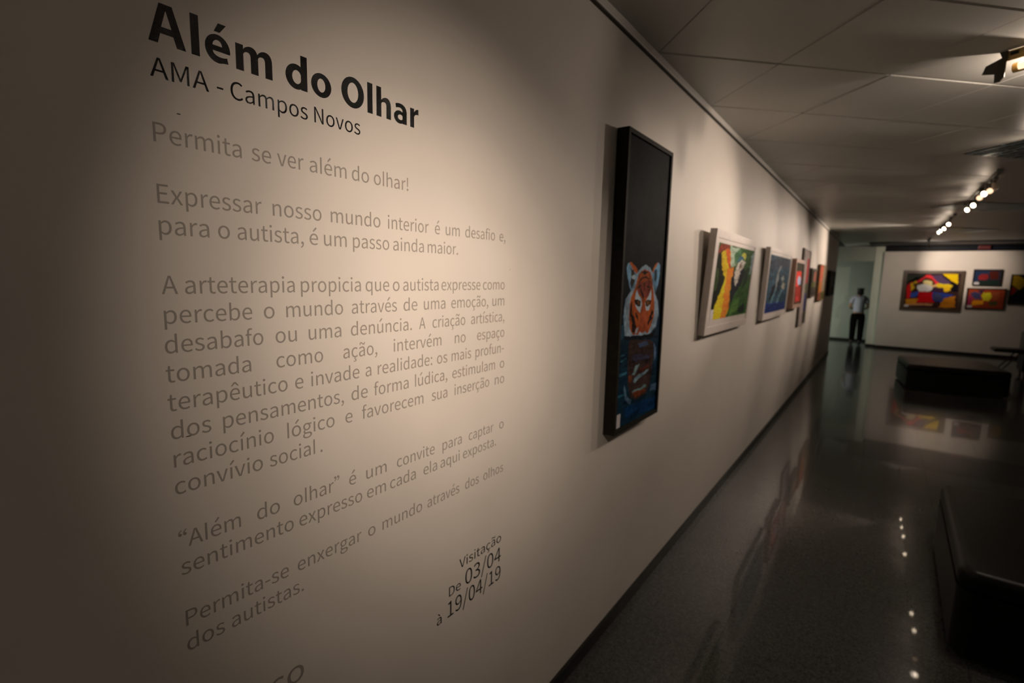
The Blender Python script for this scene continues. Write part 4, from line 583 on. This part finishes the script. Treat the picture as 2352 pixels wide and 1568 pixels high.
# ------------------------------------------------------------ upholstered cubes and chair
def ottoman(label, x0, x1, y0, y1, h, rz=0, r=.055):
    cx, cy = (x0+x1)/2, (y0+y1)/2; w, d = (x1-x0)/2, (y1-y0)/2
    t = thing('leather_ottoman', label, 'ottoman', (cx, cy, 0), rz, group='black leather ottomans on the polished floor')
    bb = MB().box(-w, w, -d, d, .03, h-.110)
    bmesh.ops.bevel(bb.bm, geom=[e for e in bb.bm.edges if abs(e.verts[0].co.z-e.verts[1].co.z) > .05], offset=r*1.5, segments=8, affect='EDGES', profile=.5)
    bb.build('base', MAT['leather'], t, smooth=True)
    b = MB().box(-w, w, -d, d, h-.113, h)
    ve = [e for e in b.bm.edges if abs(e.verts[0].co.z-e.verts[1].co.z) > .05]
    bmesh.ops.bevel(b.bm, geom=ve, offset=r*1.5, segments=8, affect='EDGES', profile=.5)
    he = [e for e in b.bm.edges if abs(e.verts[0].co.z-e.verts[1].co.z) < .01]
    bmesh.ops.bevel(b.bm, geom=he, offset=.04, segments=6, affect='EDGES', profile=.5, clamp_overlap=True)
    b.build('seat_cushion', MAT['leather'], t, smooth=True)
    for sx in (-1, 1):
        for sy in (-1, 1):
            MB().tube((sx*(w-.09), sy*(d-.09), 0), (sx*(w-.09), sy*(d-.09), .032), .025, n=12).build('foot', MAT['plastic'], t)
    return t
ottoman('large black leather ottoman nearest the camera, cut by the right edge', 1.44, 2.85, 3.10, 4.46, .46, rz=math.radians(-1))
ottoman('black leather ottoman standing in the middle of the hall before the partition', 1.415, 2.76, 11.10, 12.40, .44, rz=math.radians(6))
t = thing('lounge_chair', 'black high-backed chair facing left, cut by the right edge of the photo', 'chair', (3.4, 14.5, 0))
MB().box(-.42, .04, -.25, .25, .47, .54).bevel(.02, 3).build('seat', MAT['leather'], t, smooth=True)
MB().box(.03, .12, -.27, .27, .10, .90).bevel(.02, 3).build('backrest', MAT['leather'], t, smooth=True)
for y in (-.2, .2):
    MB().tube((-.32, y, 0), (-.02, y, .475), .014, n=10).build('leg', MAT['plastic'], t)
    MB().tube((.09, y, 0), (.075, y, .12), .018, n=10).build('leg', MAT['plastic'], t)

# ------------------------------------------------------------ ceiling fittings
def track(y0, y1, n):
    t = thing('light_track', ['dark ceiling track carrying the nearer row of spotlights', 'dark ceiling track carrying the middle row of spotlights', 'short ceiling track carrying the farthest spotlight'][n], 'track', (1.77, y0, 0))
    MB().box(-.017, .017, 0, y1-y0, CZ-.024, CZ-.001).build('rail', MAT['darkmetal'], t)
    for yy in (0, y1-y0): MB().box(-.02, .02, yy-.012, yy+.012, CZ-.028, CZ-.001).build('end_cap', MAT['plastic'], t)
track(6.55, 8.95, 0); track(10.2, 12.35, 1); track(15.2, 15.85, 2)
HEADG = 'track spotlights below the ceiling'
def head(x, y, z, aim, label, lit=2, size=.60):
    t = thing('track_spotlight', label, 'spotlight', (x, y, CZ-.026), group=HEADG)
    base = Vector((x, y, CZ-.026)); p = Vector((x, y, z)); d = (Vector(aim)-p).normalized(); L, R = .055*size, .046*size
    sub = lambda v: v-base
    MB().box(-.018, .018, -.05, .05, -.022, 0).build('adapter', MAT['darkmetal'], t)
    MB().tube((0, 0, -.02), sub(p+Vector((0, 0, R*.7))), .007, n=10).build('stem', MAT['darkmetal'], t)
    MB().tube(sub(p-d*L), sub(p+d*L), R*.72, R, n=28).build('housing', MAT['spot'], t, smooth=True)
    MB().tube(sub(p+d*(L+.0005)), sub(p+d*(L+.003)), R*.94, R*.94, n=28).build('lamp_face', MAT['glow' if lit == 2 else 'dimglow'], t)
    MB().tube(sub(p-d*(L+.02)), sub(p-d*L), R*.45, R*.7, n=20).build('rear_cap', MAT['spot'], t)
    return t
def lamp(x, y, z, aim, label, watts, deg=38, blend=.6, lit=2, size=.60, spill=0):
    head(x, y, z, aim, label, lit, size)
    p = Vector((x, y, z)); d = (Vector(aim)-p).normalized()
    if watts: spot_light('lamp_beam', p+d*.085, aim, watts, deg, blend)
    if lit == 2: spot_light('lamp_glare', p+d*.10, p+d*.10+Vector((-.6, -.3, .9)), .45, 150, .5)
    if spill: spot_light('lamp_spill', p+d*.085, aim, spill, 150, .9)
lamp(1.784, 6.86, 2.785, (3.0, 9.5, 1.4), 'dim spotlight turned away, foremost on the nearer track', 8, lit=1, size=.55)
lamp(1.775, 7.02, 2.77, (1.0, 3.5, 1.6), 'tan square looking spotlight, second on the nearer track', 0, lit=1)
lamp(1.77, 7.24, 2.775, (0, 4.85, 1.72), 'bright spotlight, third on the nearer track', 95, deg=62, blend=1)
lamp(1.76, 7.56, 2.775, (.9, 3.5, 1.6), 'tan unlit faced spotlight between two bright ones on the nearer track', 0, lit=1)
lamp(1.79, 8.20, 2.775, (0, 5.9, 1.75), 'bright spotlight, last but one on the nearer track', 25, deg=50, blend=1)
lamp(1.78, 8.62, 2.775, (0, 6.8, 1.7), 'bright spotlight, last on the nearer track', 92, deg=68, blend=1)
lamp(1.75, 10.54, 2.775, (0, 7.76, 1.6), 'bright spotlight, foremost on the middle track', 200, deg=52, blend=1)
lamp(1.755, 11.28, 2.775, (0, 9.52, 1.63), 'bright spotlight, second on the middle track', 146, deg=52, blend=1)
lamp(1.745, 11.68, 2.775, (0, 10.9, 1.72), 'bright spotlight, third on the middle track', 20, deg=32, blend=1)
lamp(1.745, 12.1, 2.775, (0, 11.33, 2.1), 'bright spotlight, last on the middle track', 200, deg=81, blend=1)
lamp(1.77, 15.5, 2.72, (2.6, 17.75, 2.40), 'dim backed spotlight turned to the large colourful painting', 190, deg=50, blend=.8, lit=1)
spot_light('lamp_beam', (1.79, 15.6, 2.70), (1.7, 17.75, 1.85), 58, 115, 1.0)
# lamps of the same tracks standing just outside the frame
lamp(1.80, 5.35, 2.775, (0, 3.52, 2.12), 'track spotlight just outside the right edge, above the second picture', 135, deg=46, blend=1)
spot_light('lamp_spill', (1.73, 5.27, 2.74), (0, 3.2, 1.6), 26, 80, 1.0)
L0, A0 = Vector((1.64, .20, 2.64)), Vector((0, 1.10, 1.635))
head(*L0, A0, 'track spotlight above the photographer, lighting the wall text', 2)
for wt, dg in ((76, 38.4), (88, 54.5), (42, 24.5)): spot_light('lamp_beam', L0+(A0-L0).normalized()*.085, A0, wt, dg, 1.0)
spot_light('lamp_spill', L0+(A0-L0).normalized()*.085, A0, 1.5, 130, 1.0)
fl_light = bpy.data.lights.new('floodlight_glow', 'POINT'); fl_light.energy = 22; fl_light.color = WARM; fl_light.shadow_soft_size = .012
fo_ = bpy.data.objects.new('floodlight_glow', fl_light); C.objects.link(fo_); fo_.location = (1.62, 3.42, 2.83)

def louvre(cx, cy, label):
    """recessed twin tube luminaire taking the place of two ceiling panels"""
    t = thing('louvred_luminaire', label, 'light', (cx, cy, CZ), PI/4, group='recessed louvred luminaires')
    W, D = SQ/R2, SQ/R2/2       # half length (two panels), half width (one panel)
    b = MB()
    for s in (-1, 1):
        b.box(-W+.004, W-.004, s*(D-.004)-.008 if s > 0 else -D+.004-.0, s*(D-.004) if s > 0 else -D+.012, -.004, .018)
        b.box(s*(W-.004)-.008 if s > 0 else -W+.004, s*(W-.004) if s > 0 else -W+.012, -D+.004, D-.004, -.004, .018)
    b.build('rim', MAT['ceil'], t)
    MB().box(-W+.012, W-.012, -D+.012, D-.012, .0085, .0195).build('back_pan', MAT['darkmetal'], t)
    for k, yy in enumerate((-D*.66, -D*.02-.0, D*.66)):
        MB().prism([(-W+.02, yy-.012, -.006), (W-.02, yy-.012, -.006), (W-.02, yy+.012, -.006), (-W+.02, yy+.012, -.006)],
                   [(-W+.02, yy-.001, .008), (W-.02, yy-.001, .008), (W-.02, yy+.001, .008), (-W+.02, yy+.001, .008)]).build('reflector', MAT['chrome'], t)
    first = None
    for k in range(15):
        x = -W+.06+k*(2*W-.12)/14
        if first is None:
            first = MB().prism([(-.022, -D+.03, -.010), (.022, -D+.03, -.010), (.022, D-.03, -.010), (-.022, D-.03, -.010)],
                               [(-.002, -D+.03, .008), (.002, -D+.03, .008), (.002, D-.03, .008), (-.002, D-.03, .008)]).build('blade', MAT['chrome'], t)
            o = first
        else:
            o = bpy.data.objects.new('blade', first.data); C.objects.link(o); o.parent = t
        o.location = (x, 0, 0); o.rotation_euler = (0, random.uniform(-.1, .1), 0)
    for yy in (-D*.33, D*.33):
        MB().tube((-W+.05, yy, .0), (W-.05, yy, .0), .008, n=12).build('tube', MAT['tube'], t)
    return t
for k, lab in enumerate(('nearest recessed louvred light in the ceiling, cut by the right edge', 'second recessed louvred light, beside the nearer row of spotlights', 'farthest recessed louvred light, beside the middle row of spotlights')):
    louvre(*FIX[k], lab)

# ceiling floodlight with a yellow face, hung close to the ceiling
t = thing('ceiling_floodlight', 'yellow faced floodlight with dark side brackets hanging under the ceiling, upper right', 'floodlight', (1.345, 3.34, CZ)); t.scale = (.92, .92, .90)
pl = [(-.012, 0), (0, -.03), (-.062, -.05), (-.075, -.088), (-.022, -.103), (-.020, -.146), (.004, -.148), (.018, -.128), (.022, 0)]
for yy, nm in ((0.0, 'side_bracket'),):
    MB().prism([(x, yy-.003, z) for x, z in pl], [(x, yy+.003, z) for x, z in pl]).move(Matrix.Rotation(math.radians(-28), 4, 'Z')).build(nm, MAT['darkmetal'], t)
rotm = Matrix.Rotation(math.radians(-28), 4, 'Z')
MB().box(.010, .150, .003, .010, -.050, -.002).move(rotm).build('face_plate', MAT['gold'], t)
MB().box(.030, .062, -.0005, .0025, -.028, -.012).move(rotm).build('type_label', MAT['plastic'], t)
MB().tube((.02, .08, -.07), (.15, .08, -.07), .024, n=20).move(rotm).build('reflector_tube', MAT['gold'], t, smooth=True)
MB().tube((.055, .04, -.078), (.15, .04, -.078), .018, n=16).move(rotm).build('lamp', MAT['dimglow'], t, smooth=True)
MB().box(.115, .150, .003, .012, -.145, -.09).move(rotm).build('side_bracket', MAT['darkmetal'], t)

# ------------------------------------------------------------ small marks on the wall
for (y, z, wv, lab) in ((.382, 2.072, .0055, 'tiny dark scuff above the first grey line'), (.366, 1.505, .008, 'tiny dark nick under the word dos of the tallest grey block'), (1.341, 1.830, .0025, 'tiny dark pin hole right of the tallest grey block')):
    tag(MB().box(.0002, .0009, y-wv/2, y+wv/2, z-.0006, z+.0006).build('wall_mark', MAT['darkmetal']), lab, 'mark', 'small marks on the long wall')

# ------------------------------------------------------------ person at the corridor
def skin(name, pts, edges, rad, root, m, parent, levels=2, smooth=True):
    me = bpy.data.meshes.new(name); me.from_pydata(pts, edges, [])
    o = bpy.data.objects.new(name, me); C.objects.link(o)
    o.modifiers.new('skin', 'SKIN'); me.skin_vertices.new() if not me.skin_vertices else None
    sv = me.skin_vertices[0].data
    for i, r in enumerate(rad):
        sv[i].radius = r if isinstance(r, tuple) else (r, r)
        sv[i].use_root = (i == root)
    s = o.modifiers.new('sub', 'SUBSURF'); s.levels = levels; s.render_levels = levels
    bpy.context.view_layer.update()
    dg = bpy.context.evaluated_depsgraph_get()
    nm = bpy.data.meshes.new_from_object(o.evaluated_get(dg)); nm.name = name
    bpy.data.objects.remove(o)
    nm.materials.clear(); nm.materials.append(m)
    for p in nm.polygons: p.use_smooth = smooth
    ob = bpy.data.objects.new(name, nm); C.objects.link(ob); ob.parent = parent
    return ob
pr = thing('person', 'person with dark hair in pale shirt and black trousers standing at the far corridor', 'person', (.465, 18.55, 0), math.radians(8)); pr.scale = (1, 1, .985)
P0 = [(0, 0, .92), (0, 0, 1.04), (0, -.01, 1.18), (0, -.01, 1.32), (0, 0, 1.42), (0, .01, 1.48), (0, .02, 1.57), (0, .02, 1.655),
      (-.09, 0, .88), (-.10, .01, .50), (-.10, -.02, .10), (-.11, .10, .035), (.09, 0, .88), (.10, .01, .50), (.10, -.02, .10), (.11, .10, .035),
      (-.17, 0, 1.38), (-.235, -.02, 1.13), (-.17, .18, 1.06), (.17, 0, 1.38), (.235, -.02, 1.13), (.17, .18, 1.06), (-.125, .25, 1.06), (.125, .25, 1.06)]
E0 = [(0, 1), (1, 2), (2, 3), (3, 4), (4, 5), (5, 6), (6, 7), (0, 8), (8, 9), (9, 10), (10, 11), (0, 12), (12, 13), (13, 14), (14, 15), (4, 16), (16, 17), (17, 18), (4, 19), (19, 20), (20, 21), (18, 22), (21, 23)]
R0 = [(.14, .11), (.125, .10), (.125, .10), (.145, .105), (.11, .085), .05, (.078, .092), (.035, .04), .085, .055, .04, .032, .085, .055, .04, .032, .052, .04, .028, .052, .04, .028, (.035, .02), (.035, .02)]
for s, wr in ((-1, 22), (1, 23)):          # five fingers on each hand, chains rooted in the palm, curled towards each other
    for k in range(4):
        y = .25+.02; x = s*.125; zz = 1.085-.017*k; ln = (.036, .042, .040, .032)[k]
        i0 = len(P0); P0 += [(x-s*.012, y+.012, zz), (x-s*(.012+ln*.6), y+.035, zz-.004), (x-s*(.012+ln*1.3), y+.028, zz-.010)]
        R0 += [.0095, .0085, .0075]; E0 += [(wr, i0), (i0, i0+1), (i0+1, i0+2)]
    i0 = len(P0); P0 += [(s*.115, .235, 1.10), (s*.092, .262, 1.118)]; R0 += [.0105, .009]; E0 += [(wr, i0), (i0, i0+1)]
skin('body', P0, E0, R0, 0, MAT['skin'], pr)
skin('shirt', [(0, 0, .93), (0, 0, 1.04), (0, -.01, 1.18), (0, -.01, 1.32), (0, 0, 1.43), (-.17, 0, 1.39), (-.212, -.012, 1.22), (.17, 0, 1.39), (.212, -.012, 1.22)],
     [(0, 1), (1, 2), (2, 3), (3, 4), (4, 5), (5, 6), (4, 7), (7, 8)], [(.165, .13), (.155, .125), (.15, .12), (.165, .125), (.11, .095), .068, .062, .068, .062], 0, MAT['shirt'], pr)
skin('trousers', [(0, 0, .98), (0, 0, .90), (-.095, 0, .82), (-.10, .01, .50), (-.10, -.02, .07), (.095, 0, .82), (.10, .01, .50), (.10, -.02, .07)],
     [(0, 1), (1, 2), (2, 3), (3, 4), (1, 5), (5, 6), (6, 7)], [(.15, .12), (.165, .13), .118, .092, .078, .118, .092, .078], 1, MAT['trousers'], pr)
for s in (-1, 1):
    skin('shoe', [(s*.10, -.05, .045), (s*.105, .05, .04), (s*.11, .15, .032)], [(0, 1), (1, 2)], [(.045, .045), (.045, .04), (.04, .03)], 1, MAT['plastic'], pr, levels=1)
skin('hair', [(0, -.035, 1.47), (0, -.03, 1.53), (0, -.022, 1.60), (0, .0, 1.655), (0, .0, 1.70)], [(0, 1), (1, 2), (2, 3), (3, 4)], [(.03, .025), (.07, .05), (.09, .08), (.072, .078), (.015, .018)], 2, MAT['hair'], pr)
